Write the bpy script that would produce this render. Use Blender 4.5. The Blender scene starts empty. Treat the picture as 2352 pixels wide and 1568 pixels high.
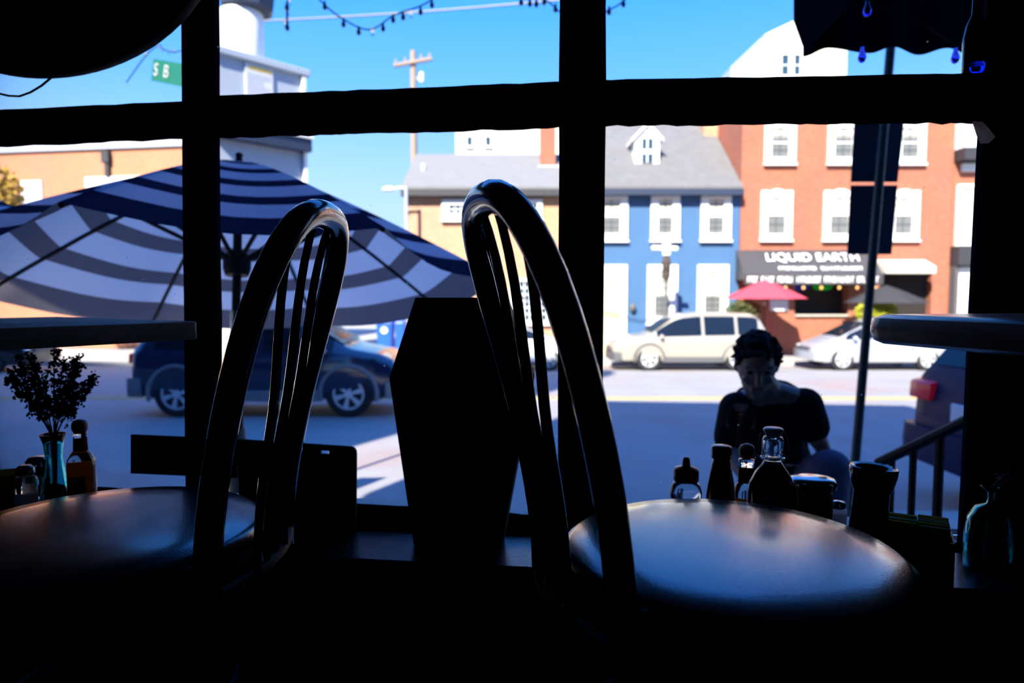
import bpy, bmesh, math, random
from mathutils import Vector, Matrix
random.seed(11)
scene = bpy.context.scene
COL = scene.collection
pi = math.pi
# ------------------------------------------------------------------ camera
FPX = 1568.0
PITCH = math.atan(104 / 1568.0)
CAM = Vector((0, 0, .796))
FWD = Vector((0, math.cos(PITCH), -math.sin(PITCH)))
UPV = Vector((0, math.sin(PITCH), math.cos(PITCH)))
def ray(px, py):
    return FWD + Vector((1, 0, 0)) * ((px - 1176) / FPX) + UPV * ((784 - py) / FPX)
def at(px, py, Y):
    r = ray(px, py); return CAM + r * (Y / r.y)
# window wall frame: u along the wall (right), n outward, z up
WA = math.radians(7.1)
WU = Vector((math.cos(WA), -math.sin(WA), 0)); WN = Vector((math.sin(WA), math.cos(WA), 0))
WO = Vector((0, 1.35, 0))
def wp(u, n, z): return WO + WU * u + WN * n + Vector((0, 0, z))
def wuz(px, py, n=0.0):
    r = ray(px, py); t = ((WO + WN * n) - CAM).dot(WN) / r.dot(WN)
    p = CAM + r * t; return (p - WO).dot(WU), p.z

cam_data = bpy.data.cameras.new('camera'); cam = bpy.data.objects.new('camera', cam_data); COL.objects.link(cam)
cam_data.lens = 24; cam_data.sensor_width = 36; cam_data.clip_start = .02; cam_data.clip_end = 500
cam.location = CAM; cam.rotation_euler = (pi / 2 - PITCH, 0, 0)
cam_data.dof.use_dof = True; cam_data.dof.focus_distance = .95; cam_data.dof.aperture_fstop = 4.0
scene.camera = cam
scene.view_settings.view_transform = 'Standard'; scene.view_settings.look = 'None'
scene.view_settings.gamma = 1; scene.view_settings.use_curve_mapping = False
scene.view_settings.exposure = 0

# ------------------------------------------------------------------ materials
def nodes(name):
    m = bpy.data.materials.new(name); m.use_nodes = True
    nt = m.node_tree; b = nt.nodes['Principled BSDF']
    return m, nt, b
def mat(name, c, rough=.6, metal=0., spec=.5, var=.12, scale=12., bump=0., bscale=60., coat=0., emit=None, alpha=None):
    m, nt, b = nodes(name)
    tc = nt.nodes.new('ShaderNodeTexCoord')
    nz = nt.nodes.new('ShaderNodeTexNoise'); nz.inputs['Scale'].default_value = scale; nz.inputs['Detail'].default_value = 4
    nt.links.new(tc.outputs['Object'], nz.inputs['Vector'])
    mx = nt.nodes.new('ShaderNodeMix'); mx.data_type = 'RGBA'
    mx.inputs[6].default_value = (*[max(0, v * (1 - var)) for v in c], 1); mx.inputs[7].default_value = (*[min(1, v * (1 + var)) for v in c], 1)
    nt.links.new(nz.outputs['Fac'], mx.inputs[0]); nt.links.new(mx.outputs[2], b.inputs['Base Color'])
    b.inputs['Roughness'].default_value = rough; b.inputs['Metallic'].default_value = metal
    b.inputs['Specular IOR Level'].default_value = spec
    if coat: b.inputs['Coat Weight'].default_value = coat; b.inputs['Coat Roughness'].default_value = .05
    if emit: b.inputs['Emission Color'].default_value = (*emit[:3], 1); b.inputs['Emission Strength'].default_value = emit[3]
    if bump:
        n2 = nt.nodes.new('ShaderNodeTexNoise'); n2.inputs['Scale'].default_value = bscale; n2.inputs['Detail'].default_value = 3
        nt.links.new(tc.outputs['Object'], n2.inputs['Vector'])
        bp = nt.nodes.new('ShaderNodeBump'); bp.inputs['Strength'].default_value = bump; bp.inputs['Distance'].default_value = .002
        nt.links.new(n2.outputs['Fac'], bp.inputs['Height']); nt.links.new(bp.outputs['Normal'], b.inputs['Normal'])
    return m
def spot(m, c, scale, lo, hi):      # patches of another colour (repairs, stains)
    nt = m.node_tree; b = nt.nodes['Principled BSDF']; src = b.inputs['Base Color'].links[0].from_socket
    tc = nt.nodes.new('ShaderNodeTexCoord'); nz = nt.nodes.new('ShaderNodeTexNoise'); nz.inputs['Scale'].default_value = scale; nz.inputs['Detail'].default_value = 3
    nt.links.new(tc.outputs['Object'], nz.inputs['Vector'])
    mr = nt.nodes.new('ShaderNodeMapRange'); mr.inputs['From Min'].default_value = lo; mr.inputs['From Max'].default_value = hi; nt.links.new(nz.outputs['Fac'], mr.inputs['Value'])
    mx = nt.nodes.new('ShaderNodeMix'); mx.data_type = 'RGBA'; mx.inputs[7].default_value = (*c, 1)
    nt.links.new(mr.outputs[0], mx.inputs[0]); nt.links.new(src, mx.inputs[6]); nt.links.new(mx.outputs[2], b.inputs['Base Color'])
def brick(name, c1, c2, mortar, scale=4.2):
    m, nt, b = nodes(name)
    tc = nt.nodes.new('ShaderNodeTexCoord'); sx = nt.nodes.new('ShaderNodeSeparateXYZ'); cb = nt.nodes.new('ShaderNodeCombineXYZ')
    ad = nt.nodes.new('ShaderNodeMath'); ad.operation = 'ADD'
    nt.links.new(tc.outputs['Object'], sx.inputs[0]); nt.links.new(sx.outputs['X'], ad.inputs[0]); nt.links.new(sx.outputs['Y'], ad.inputs[1])
    nt.links.new(ad.outputs[0], cb.inputs['X']); nt.links.new(sx.outputs['Z'], cb.inputs['Y'])
    bt = nt.nodes.new('ShaderNodeTexBrick'); bt.inputs['Scale'].default_value = scale
    bt.inputs['Color1'].default_value = (*c1, 1); bt.inputs['Color2'].default_value = (*c2, 1); bt.inputs['Mortar'].default_value = (*mortar, 1)
    bt.inputs['Mortar Size'].default_value = .012
    nt.links.new(cb.outputs[0], bt.inputs['Vector'])
    nz = nt.nodes.new('ShaderNodeTexNoise'); nz.inputs['Scale'].default_value = .6; nt.links.new(tc.outputs['Object'], nz.inputs['Vector'])
    mx = nt.nodes.new('ShaderNodeMix'); mx.data_type = 'RGBA'; mx.blend_type = 'MULTIPLY'; mx.inputs[0].default_value = .25
    nt.links.new(bt.outputs['Color'], mx.inputs[6]); nt.links.new(nz.outputs['Color'], mx.inputs[7])
    nt.links.new(mx.outputs[2], b.inputs['Base Color']); b.inputs['Roughness'].default_value = .85
    return m
def thin_glass(name, tint, refl=.06, rough=.0, specks=False):
    m = bpy.data.materials.new(name); m.use_nodes = True; nt = m.node_tree; nt.nodes.clear()
    out = nt.nodes.new('ShaderNodeOutputMaterial'); tr = nt.nodes.new('ShaderNodeBsdfTransparent'); tr.inputs[0].default_value = (*tint, 1)
    gl = nt.nodes.new('ShaderNodeBsdfGlossy'); gl.inputs['Roughness'].default_value = rough
    lw = nt.nodes.new('ShaderNodeFresnel'); lw.inputs['IOR'].default_value = 1.4
    mu = nt.nodes.new('ShaderNodeMath'); mu.operation = 'MULTIPLY'; mu.inputs[1].default_value = refl / .03
    mu.use_clamp = True
    nt.links.new(lw.outputs[0], mu.inputs[0])
    mix = nt.nodes.new('ShaderNodeMixShader'); nt.links.new(mu.outputs[0], mix.inputs[0]); nt.links.new(tr.outputs[0], mix.inputs[1]); nt.links.new(gl.outputs[0], mix.inputs[2])
    last = mix.outputs[0]
    if specks:   # dried specks of dirt on the pane
        tc = nt.nodes.new('ShaderNodeTexCoord'); vo = nt.nodes.new('ShaderNodeTexVoronoi'); vo.inputs['Scale'].default_value = 16
        nt.links.new(tc.outputs['Object'], vo.inputs['Vector'])
        lt = nt.nodes.new('ShaderNodeMath'); lt.operation = 'LESS_THAN'; lt.inputs[1].default_value = .028
        nt.links.new(vo.outputs['Distance'], lt.inputs[0])
        m2 = nt.nodes.new('ShaderNodeMath'); m2.operation = 'MULTIPLY'; m2.inputs[1].default_value = .45; nt.links.new(lt.outputs[0], m2.inputs[0])
        df = nt.nodes.new('ShaderNodeBsdfTranslucent'); df.inputs[0].default_value = (.7, .7, .7, 1)
        mx2 = nt.nodes.new('ShaderNodeMixShader'); nt.links.new(m2.outputs[0], mx2.inputs[0]); nt.links.new(last, mx2.inputs[1]); nt.links.new(df.outputs[0], mx2.inputs[2])
        last = mx2.outputs[0]
    nt.links.new(last, out.inputs[0])
    return m
def cloth(name, c, trans=.35):
    m = bpy.data.materials.new(name); m.use_nodes = True; nt = m.node_tree; nt.nodes.clear()
    out = nt.nodes.new('ShaderNodeOutputMaterial'); d = nt.nodes.new('ShaderNodeBsdfDiffuse'); t = nt.nodes.new('ShaderNodeBsdfTranslucent')
    tc = nt.nodes.new('ShaderNodeTexCoord'); nz = nt.nodes.new('ShaderNodeTexNoise'); nz.inputs['Scale'].default_value = 9
    nt.links.new(tc.outputs['Object'], nz.inputs['Vector'])
    mx = nt.nodes.new('ShaderNodeMix'); mx.data_type = 'RGBA'; mx.inputs[6].default_value = (*[v * .88 for v in c], 1); mx.inputs[7].default_value = (*[min(1, v * 1.12) for v in c], 1)
    nt.links.new(nz.outputs['Fac'], mx.inputs[0]); nt.links.new(mx.outputs[2], d.inputs[0]); nt.links.new(mx.outputs[2], t.inputs[0])
    mix = nt.nodes.new('ShaderNodeMixShader'); mix.inputs[0].default_value = trans
    nt.links.new(d.outputs[0], mix.inputs[1]); nt.links.new(t.outputs[0], mix.inputs[2]); nt.links.new(mix.outputs[0], out.inputs[0])
    return m
def striped(name, ca, cb_, period, duty, cap, rim, trans=.4):
    m = cloth(name, ca, trans); nt = m.node_tree
    at_ = nt.nodes.new('ShaderNodeAttribute'); at_.attribute_name = 'rad'
    mu = nt.nodes.new('ShaderNodeMath'); mu.operation = 'DIVIDE'; mu.inputs[1].default_value = period; nt.links.new(at_.outputs['Fac'], mu.inputs[0])
    fr = nt.nodes.new('ShaderNodeMath'); fr.operation = 'FRACT'; nt.links.new(mu.outputs[0], fr.inputs[0])
    gt = nt.nodes.new('ShaderNodeMath'); gt.operation = 'GREATER_THAN'; gt.inputs[1].default_value = duty; nt.links.new(fr.outputs[0], gt.inputs[0])
    c1 = nt.nodes.new('ShaderNodeMath'); c1.operation = 'LESS_THAN'; c1.inputs[1].default_value = cap; nt.links.new(at_.outputs['Fac'], c1.inputs[0])
    c2 = nt.nodes.new('ShaderNodeMath'); c2.operation = 'GREATER_THAN'; c2.inputs[1].default_value = rim; nt.links.new(at_.outputs['Fac'], c2.inputs[0])
    m1 = nt.nodes.new('ShaderNodeMath'); m1.operation = 'MAXIMUM'; nt.links.new(gt.outputs[0], m1.inputs[0]); nt.links.new(c1.outputs[0], m1.inputs[1])
    m2 = nt.nodes.new('ShaderNodeMath'); m2.operation = 'MAXIMUM'; nt.links.new(m1.outputs[0], m2.inputs[0]); nt.links.new(c2.outputs[0], m2.inputs[1])
    mx = nt.nodes.new('ShaderNodeMix'); mx.data_type = 'RGBA'; mx.inputs[6].default_value = (*ca, 1); mx.inputs[7].default_value = (*cb_, 1)
    nt.links.new(m2.outputs[0], mx.inputs[0])
    ge = nt.nodes.new('ShaderNodeNewGeometry'); un = nt.nodes.new('ShaderNodeMix'); un.data_type = 'RGBA'     # light through the cloth is painted in as a paler underside
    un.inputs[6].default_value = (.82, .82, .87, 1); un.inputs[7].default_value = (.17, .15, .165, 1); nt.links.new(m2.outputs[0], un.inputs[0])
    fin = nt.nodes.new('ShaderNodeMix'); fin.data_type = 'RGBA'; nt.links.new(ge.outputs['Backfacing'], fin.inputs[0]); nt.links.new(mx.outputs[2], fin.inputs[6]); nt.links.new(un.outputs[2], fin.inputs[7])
    for n in nt.nodes:
        if n.type in ('BSDF_DIFFUSE', 'BSDF_TRANSLUCENT'): nt.links.new(fin.outputs[2], n.inputs[0])
    return m
def clear(name, c=(1, 1, 1), rough=.02):
    m, nt, b = nodes(name)
    b.inputs['Base Color'].default_value = (*c, 1); b.inputs['Transmission Weight'].default_value = 1; b.inputs['Roughness'].default_value = rough; b.inputs['IOR'].default_value = 1.45
    return m

M = {}
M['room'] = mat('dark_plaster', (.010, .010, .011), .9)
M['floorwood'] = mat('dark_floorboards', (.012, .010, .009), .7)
M['frame'] = mat('black_gloss_paint', (.005, .005, .006), .8, spec=.0, bump=.35, bscale=35)
M['putty'] = mat('old_putty', (.010, .009, .009), .8, spec=.0, bump=.8, bscale=120)
M['sill'] = mat('worn_black_sill', (.012, .011, .011), .28, bump=.25, bscale=90)
M['pane'] = thin_glass('window_glass', (.97, .98, .98), .03, specks=True)
M['black'] = mat('black_board', (.004, .004, .005), .7)
M['bentwood'] = mat('black_lacquered_wood', (.006, .006, .007), .16, bump=.12, bscale=70, coat=.5)
M['vinyl'] = mat('black_vinyl', (.008, .008, .010), .22, spec=1.0, bump=.16, bscale=420, coat=.6)
M['vinyl'].node_tree.nodes['Principled BSDF'].inputs['Coat Roughness'].default_value = .15
M['chrome'] = mat('dark_steel', (.02, .02, .02), .5, spec=.2)
M['tablewood'] = mat('worn_dark_table_wood', (.30, .26, .235), .5, spec=.4, var=.55, scale=22, bump=.8, bscale=55)
M['tabletop'] = mat('polished_dark_table_top', (.20, .15, .15), .25, spec=.8, var=.5, scale=14, bump=.12, bscale=40)
M['iron'] = mat('black_cast_iron', (.008, .008, .008), .6, spec=.15)
M['white'] = mat('white_paint', (.78, .77, .74), .6, var=.04)
M['cream'] = mat('cream_siding', (.62, .58, .5), .7, var=.05)
M['graysiding'] = mat('pale_grey_siding', (.36, .40, .46), .7, var=.06)
M['slate'] = mat('grey_roof_shingle', (.13, .127, .125), .9, var=.2, scale=3)
M['paleslate'] = mat('pale_grey_roof_shingle', (.17, .168, .166), .9, var=.12, scale=3)
M['gutter'] = mat('dark_gutter', (.03, .03, .034), .6)
M['bluewall'] = mat('blue_painted_wall', (.044, .115, .235), .8, var=.1, scale=1.2)
M['redbrick'] = brick('red_brick', (.40, .125, .07), (.33, .095, .052), (.42, .2, .13))
M['orangebrick'] = brick('orange_brick', (.50, .205, .105), (.45, .175, .09), (.52, .29, .19))
M['tanbrick'] = brick('tan_brick', (.56, .30, .17), (.48, .24, .135), (.6, .42, .29))
M['housepane'] = mat('house_window_glass', (.15, .15, .145), .3, spec=.4)
M['muntin'] = mat('grey_window_bar', (.05, .075, .08), .6)
M['darkpane'] = mat('dark_window_glass', (.03, .06, .09), .15, spec=.6)
M['blind'] = mat('pale_window_blind', (.5, .47, .4), .8, var=.05)
M['doorcream'] = mat('pale_yellow_door', (.62, .5, .26), .6, var=.05)
M['asphalt'] = mat('street_asphalt', (.25, .24, .235), .85, var=.22, scale=.8)
spot(M['asphalt'], (.27, .205, .185), .5, .55, .70)
M['concrete'] = mat('sidewalk_concrete', (.34, .325, .30), .85, var=.15, scale=3)
M['yellowpaint'] = mat('yellow_road_paint', (.5, .34, .1), .8)
M['tank'] = mat('white_tank_metal', (.72, .72, .7), .5, var=.04)
M['navymetal'] = mat('navy_sheet_metal', (.02, .03, .06), .5)
M['wood'] = mat('weathered_pole_wood', (.3, .22, .17), .9, var=.25)
M['green'] = mat('green_sign_sheet', (.008, .12, .085), .5)
M['darkgreen'] = mat('dark_green_post_paint', (.004, .014, .013), .5)
M['signback'] = mat('dull_metal_sign_back', (.03, .035, .06), .45, .2)
M['navyfab'] = cloth('navy_awning_fabric', (.006, .007, .014), .1)
M['navycloth'] = cloth('navy_umbrella_fabric', (.012, .03, .1), .2)
M['pinkfab'] = cloth('pink_umbrella_fabric', (.62, .09, .13), .3)
M['greyfab'] = cloth('grey_umbrella_fabric', (.05, .05, .055), .15)
M['stripe'] = striped('navy_white_stripe_fabric', (.40, .44, .60), (.012, .018, .05), .19, .60, .07, .95, .42)  # top white is darkened and blued, shade put into its colour
M['bulbdark'] = mat('unlit_bulb_glass', (.02, .06, .12), .2, spec=.6)
M['bulbclear'] = clear('clear_bulb_glass', (.95, .9, .95))
M['cobalt'] = clear('cobalt_glass', (.02, .05, .8))
M['amber'] = mat('warm_lit_bulb', (.8, .4, .12), .4, emit=(1, .45, .12, .8))
M['tyre'] = mat('tyre_rubber', (.018, .018, .02), .8)
M['rim'] = mat('alloy_wheel', (.72, .72, .74), .35, .25)
M['carglass'] = mat('tinted_car_glass', (.015, .025, .045), .08, spec=.7)
M['cladding'] = mat('grey_plastic_cladding', (.09, .09, .095), .6)
M['lightcladding'] = mat('light_grey_cladding', (.2, .21, .22), .5)
M['redlens'] = mat('red_tail_lens', (.45, .008, .02), .25, emit=(.9, .02, .06, .10))
M['headlens'] = mat('clear_head_lens', (.7, .72, .74), .1, .3)
M['amberlens'] = mat('amber_lens', (.8, .25, .05), .2)
M['plate'] = mat('white_plate', (.6, .6, .62), .5)
M['leafyellow'] = mat('yellow_autumn_leaf', (.42, .26, .03), .7, var=.5, scale=5)
M['leafgreen'] = mat('dark_green_leaf', (.07, .085, .02), .7, var=.4, scale=5)
M['leaflime'] = mat('lime_leaf', (.34, .34, .01), .7, var=.25, scale=5)
M['bark'] = mat('bark', (.06, .045, .035), .9)
M['skin'] = mat('skin', (.15, .075, .055), .5, var=.08)
M['shirt'] = mat('black_cotton', (.004, .004, .006), .9, spec=.1)
M['jeans'] = mat('dark_blue_denim', (.05, .055, .12), .85, var=.3, scale=30)
M['hair'] = mat('black_hair', (.004, .004, .006), .8, spec=.12, bump=.8, bscale=60)
M['shoe'] = mat('dark_shoe', (.02, .02, .02), .6)
M['tealglass'] = clear('teal_glass', (.12, .72, .75))
M['clearglass'] = clear('clear_glass', (.96, .97, .97))
M['plastic'] = clear('clear_squeeze_plastic', (.9, .92, .92), .12)
M['sauce'] = cloth('orange_hot_sauce', (.62, .25, .03), .75)
M['redsauce'] = mat('dark_red_sauce', (.26, .014, .010), .22)
M['browncap'] = mat('brown_cap', (.13, .036, .022), .35)
M['woodcap'] = mat('round_wood_stopper', (.13, .058, .034), .5, var=.3, scale=60)
M['label'] = cloth('dark_red_label', (.20, .03, .025), .3)
M['darkglass'] = mat('dark_liquid_and_shaded_glass', (.006, .004, .004), .08, spec=.6)
M['porcelain'] = mat('pale_lilac_stopper', (.66, .66, .84), .35)
M['steel'] = mat('brushed_steel', (.4, .4, .42), .25, 1.)
M['salt'] = cloth('white_salt', (.75, .75, .8), .5)
M['darkjar'] = mat('dark_ground_pepper', (.02, .015, .012), .6)
M['jarlid'] = mat('polished_steel_lid', (.42, .42, .45), .16, 1.)
M['ceramic'] = mat('black_glazed_ceramic', (.006, .005, .007), .07, spec=.8)
M['caddy'] = mat('dark_wire_caddy', (.01, .01, .01), .5)
M['packet'] = cloth('yellow_green_paper', (.42, .38, .07), .45)
M['packetgreen'] = cloth('sage_green_paper', (.30, .36, .20), .45)
M['stem'] = mat('dry_green_stem', (.035, .045, .018), .8)
M['flower'] = mat('dusky_purple_flower', (.03, .017, .035), .9, var=.5, scale=40)
M['tape'] = cloth('yellowed_tape', (.6, .54, .53), .6)
M['binblue'] = mat('blue_bin_plastic', (.01, .09, .5), .5)
M['whitetext'] = mat('white_lettering', (.85, .85, .85), .6)
M['awningblack'] = mat('black_awning_vinyl', (.05, .048, .05), .5)
M['dark'] = mat('dark_shop_interior', (.02, .014, .012), .8)
M['neonblue'] = mat('blue_neon', (.01, .03, .3), .5, emit=(.01, .05, .6, .35))
M['neongreen'] = mat('green_neon', (.0, .2, .02), .5, emit=(.0, .5, .03, .5))
M['yellowhead'] = mat('yellow_notice_header', (.6, .42, .08), .7)
M['greytext'] = mat('grey_print', (.4, .4, .42), .8)
M['whitecar'] = mat('white_car_paint', (.72, .73, .74), .25, spec=.5, coat=.6, var=.02)
M['tancar'] = mat('pale_gold_car_paint', (.44, .40, .32), .3, .35, coat=.6, var=.03)
M['silvercar'] = mat('silver_car_paint', (.50, .51, .54), .3, .4, coat=.6, var=.03)
M['bluecar'] = mat('dark_blue_car_paint', (.008, .018, .055), .18, coat=.8, var=.05)
M['navycar'] = mat('navy_car_paint', (.006, .010, .045), .4, spec=.08, coat=.03, var=.05)
M['blackcar'] = mat('black_car_paint', (.012, .012, .015), .2, coat=.8, var=.05)

# ------------------------------------------------------------------ mesh helpers
class MB:
    def __init__(s): s.bm = bmesh.new(); s.rad = None
    def face(s, pts):
        try: return s.bm.faces.new([s.bm.verts.new(p) for p in pts])
        except ValueError: return None
    def box8(s, c):
        v = [s.bm.verts.new(p) for p in c]
        for f in ((0, 1, 2, 3), (7, 6, 5, 4), (0, 4, 5, 1), (1, 5, 6, 2), (2, 6, 7, 3), (3, 7, 4, 0)): s.bm.faces.new([v[i] for i in f])
        return s
    def box(s, x0, x1, y0, y1, z0, z1):
        return s.box8([(x0, y0, z0), (x1, y0, z0), (x1, y1, z0), (x0, y1, z0), (x0, y0, z1), (x1, y0, z1), (x1, y1, z1), (x0, y1, z1)])
    def wbox(s, u0, u1, n0, n1, z0, z1):
        return s.box8([wp(u0, n0, z0), wp(u1, n0, z0), wp(u1, n1, z0), wp(u0, n1, z0), wp(u0, n0, z1), wp(u1, n0, z1), wp(u1, n1, z1), wp(u0, n1, z1)])
    def prism(s, poly, d0, d1, fn):
        a = [s.bm.verts.new(fn(p, d0)) for p in poly]; b = [s.bm.verts.new(fn(p, d1)) for p in poly]
        n = len(poly)
        s.bm.faces.new(a); s.bm.faces.new(b[::-1])
        for i in range(n): s.bm.faces.new([a[i], b[i], b[(i + 1) % n], a[(i + 1) % n]])
        return s
    def loft(s, rings, cap=True, close=True):
        R = [[s.bm.verts.new(p) for p in r] for r in rings]
        n = len(R[0])
        for i in range(len(R) - 1):
            for j in range(n if close else n - 1):
                k = (j + 1) % n
                s.bm.faces.new([R[i][j], R[i][k], R[i + 1][k], R[i + 1][j]])
        if cap:
            s.bm.faces.new(R[0][::-1]); s.bm.faces.new(R[-1])
        return R
    def tube(s, path, rad, seg=10, flat=None, cap=True):
        P = [Vector(p) for p in path]; n = len(P)
        if not hasattr(rad, '__len__'): rad = [rad] * n
        T = [(P[min(i + 1, n - 1)] - P[max(i - 1, 0)]).normalized() for i in range(n)]
        a = Vector((0, 0, 1)) if abs(T[0].z) < .9 else Vector((1, 0, 0))
        if flat: a = Vector(flat)
        N = (a - T[0] * a.dot(T[0])).normalized(); rings = []
        for i in range(n):
            N = (N - T[i] * N.dot(T[i])).normalized(); B = T[i].cross(N)
            r = rad[i]; rx, ry = r if hasattr(r, '__len__') else (r, r)
            rings.append([P[i] + N * (rx * math.cos(2 * pi * k / seg)) + B * (ry * math.sin(2 * pi * k / seg)) for k in range(seg)])
        s.loft(rings, cap); return s
    def lathe(s, prof, seg=24, o=(0, 0, 0), cap=True, sx=1., sy=1.):
        o = Vector(o)
        rings = [[o + Vector((r * sx * math.cos(2 * pi * k / seg), r * sy * math.sin(2 * pi * k / seg), z)) for k in range(seg)] for r, z in prof]
        s.loft(rings, cap); return s
    def ell(s, c, r, seg=14, rows=8, mx=None):
        c = Vector(c); rings = []
        for i in range(rows + 1):
            th = pi * (i / rows); th = min(max(th, .06), pi - .06)
            ring = []
            for k in range(seg):
                ph = 2 * pi * k / seg
                v = Vector((r[0] * math.sin(th) * math.cos(ph), r[1] * math.sin(th) * math.sin(ph), -r[2] * math.cos(th)))
                ring.append(c + (mx @ v if mx else v))
            rings.append(ring)
        s.loft(rings); return s
    def capsule(s, a, b, ra, rb, seg=12):
        a, b = Vector(a), Vector(b); d = (b - a); L = d.length; d.normalize()
        path, rr = [], []
        for t in (-.96, -.75, -.4, 0): path.append(a + d * (ra * t)); rr.append(ra * math.sqrt(1 - t * t))
        path.append((a + b) / 2); rr.append((ra + rb) / 2)
        for t in (0, .4, .75, .96): path.append(b + d * (rb * t)); rr.append(rb * math.sqrt(1 - t * t))
        s.tube(path, rr, seg); return s
    def leaves(s, c, r, n, size, rnd):
        c = Vector(c)
        for _ in range(n):
            while True:
                v = Vector((rnd.uniform(-1, 1), rnd.uniform(-1, 1), rnd.uniform(-1, 1)))
                if .3 < v.length < 1: break
            p = c + Vector((v.x * r[0], v.y * r[1], v.z * r[2]))
            a = Vector((rnd.gauss(0, 1), rnd.gauss(0, 1), rnd.gauss(0, 1))).normalized(); b = a.orthogonal().normalized()
            q = size * rnd.uniform(.6, 1.3)
            s.face([p - a * q, p + b * q * .55, p + a * q, p - b * q * .55])
        return s
    def build(s, name, m, parent=None, smooth=False, bevel=0., bseg=2):
        bmesh.ops.recalc_face_normals(s.bm, faces=s.bm.faces[:])
        if bevel:
            bmesh.ops.bevel(s.bm, geom=[e for e in s.bm.edges if e.is_manifold and e.calc_face_angle(0) > .5], offset=bevel, segments=bseg, affect='EDGES', profile=.5)
        me = bpy.data.meshes.new(name); s.bm.to_mesh(me); s.bm.free()
        if smooth:
            for p in me.polygons: p.use_smooth = True
            if smooth != 'all':
                try: me.set_sharp_from_angle(angle=math.radians(40))
                except Exception: pass
        me.materials.append(M[m] if isinstance(m, str) else m)
        o = bpy.data.objects.new(name, me); COL.objects.link(o)
        if parent: o.parent = parent
        return o
def thing(name, label, cat, loc=(0, 0, 0), rz=0., group=None):
    o = bpy.data.objects.new(name, None); COL.objects.link(o); o.location = loc; o.rotation_euler = (0, 0, rz)
    o.empty_display_size = .1
    o['label'] = label; o['category'] = cat
    if group: o['group'] = group
    return o
def tag(o, label, cat, group=None):
    o['label'] = label; o['category'] = cat
    if group: o['group'] = group
    return o
def struct(o): o['kind'] = 'structure'; return o
def sgroup(name, loc=(0, 0, 0)):
    o = bpy.data.objects.new(name, None); COL.objects.link(o); o.location = loc; o['kind'] = 'structure'; o.empty_display_size = .1; return o
def dup(root, loc, rz=None, label=None):
    r = root.copy(); COL.objects.link(r); r.location = loc
    if rz is not None: r.rotation_euler = (0, 0, rz)
    if label: r['label'] = label
    for ch in list(root.children):
        c = ch.copy(); COL.objects.link(c); c.parent = r
        for g in ch.children:
            d = g.copy(); COL.objects.link(d); d.parent = c
    return r
def evaluated(o, mods):
    """apply modifiers through the depsgraph and return the same object with the resulting mesh"""
    for t, kw in mods:
        md = o.modifiers.new(t, t)
        for k, v in kw.items(): setattr(md, k, v)
    bpy.context.view_layer.update()
    dg = bpy.context.evaluated_depsgraph_get()
    me = bpy.data.meshes.new_from_object(o.evaluated_get(dg))
    old = o.data; o.modifiers.clear(); o.data = me; bpy.data.meshes.remove(old)
    return o
def organic(name, mb, m, parent, voxel=.006, it=4):
    o = mb.build(name, m, parent)
    evaluated(o, [('REMESH', dict(mode='VOXEL', voxel_size=voxel)), ('SMOOTH', dict(iterations=it, factor=.5))])
    for p in o.data.polygons: p.use_smooth = True
    return o
def text(name, s, size, depth, m, parent, M4, align='CENTER', shear=0.):
    cu = bpy.data.curves.new(name, 'FONT'); cu.body = s; cu.size = size; cu.extrude = depth; cu.align_x = align; cu.align_y = 'CENTER'; cu.shear = shear
    o = bpy.data.objects.new(name, cu); COL.objects.link(o); bpy.context.view_layer.update()
    me = bpy.data.meshes.new_from_object(o.evaluated_get(bpy.context.evaluated_depsgraph_get()))
    bpy.data.objects.remove(o); bpy.data.curves.remove(cu)
    me.transform(M4); me.materials.clear(); me.materials.append(M[m])
    q = bpy.data.objects.new(name, me); COL.objects.link(q)
    if parent: q.parent = parent
    return q
RX90 = Matrix.Rotation(pi / 2, 4, 'X')
# ================================================================== THE ROOM
NB = .045                       # how far the bars stand into the room
def line_u(a, b, n):            # u as a linear function of z through two pixels on plane n
    (u1, z1), (u2, z2) = wuz(*a, n), wuz(*b, n)
    return lambda z: u1 + (u2 - u1) * (z - z1) / (z2 - z1)
def line_z(a, b, n):
    (u1, z1), (u2, z2) = wuz(*a, n), wuz(*b, n)
    return lambda u: z1 + (z2 - z1) * (u - u1) / (u2 - u1)
ZT = 2.32
SILL = .33
m1l = line_u((408, 0), (418, 1000), -NB); m1r = line_u((491, 0), (498, 800), 0)
m2l = line_u((1287, 0), (1283, 1000), 0); m2r = line_u((1393, 0), (1385, 1000), -NB)
jr = line_u((2259, 280), (2226, 960), 0)
UL = -1.62
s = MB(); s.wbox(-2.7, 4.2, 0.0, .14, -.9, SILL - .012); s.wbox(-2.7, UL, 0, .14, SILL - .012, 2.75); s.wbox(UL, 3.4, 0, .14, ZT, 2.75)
s.box8([wp(jr(.318) + .10, -.0, .318), wp(3.4, -.0, .318), wp(3.4, .14, .318), wp(jr(.318) + .22, .14, .318), wp(jr(ZT) + .10, -.0, ZT), wp(3.4, -.0, ZT), wp(3.4, .14, ZT), wp(jr(ZT) + .22, .14, ZT)])
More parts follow.
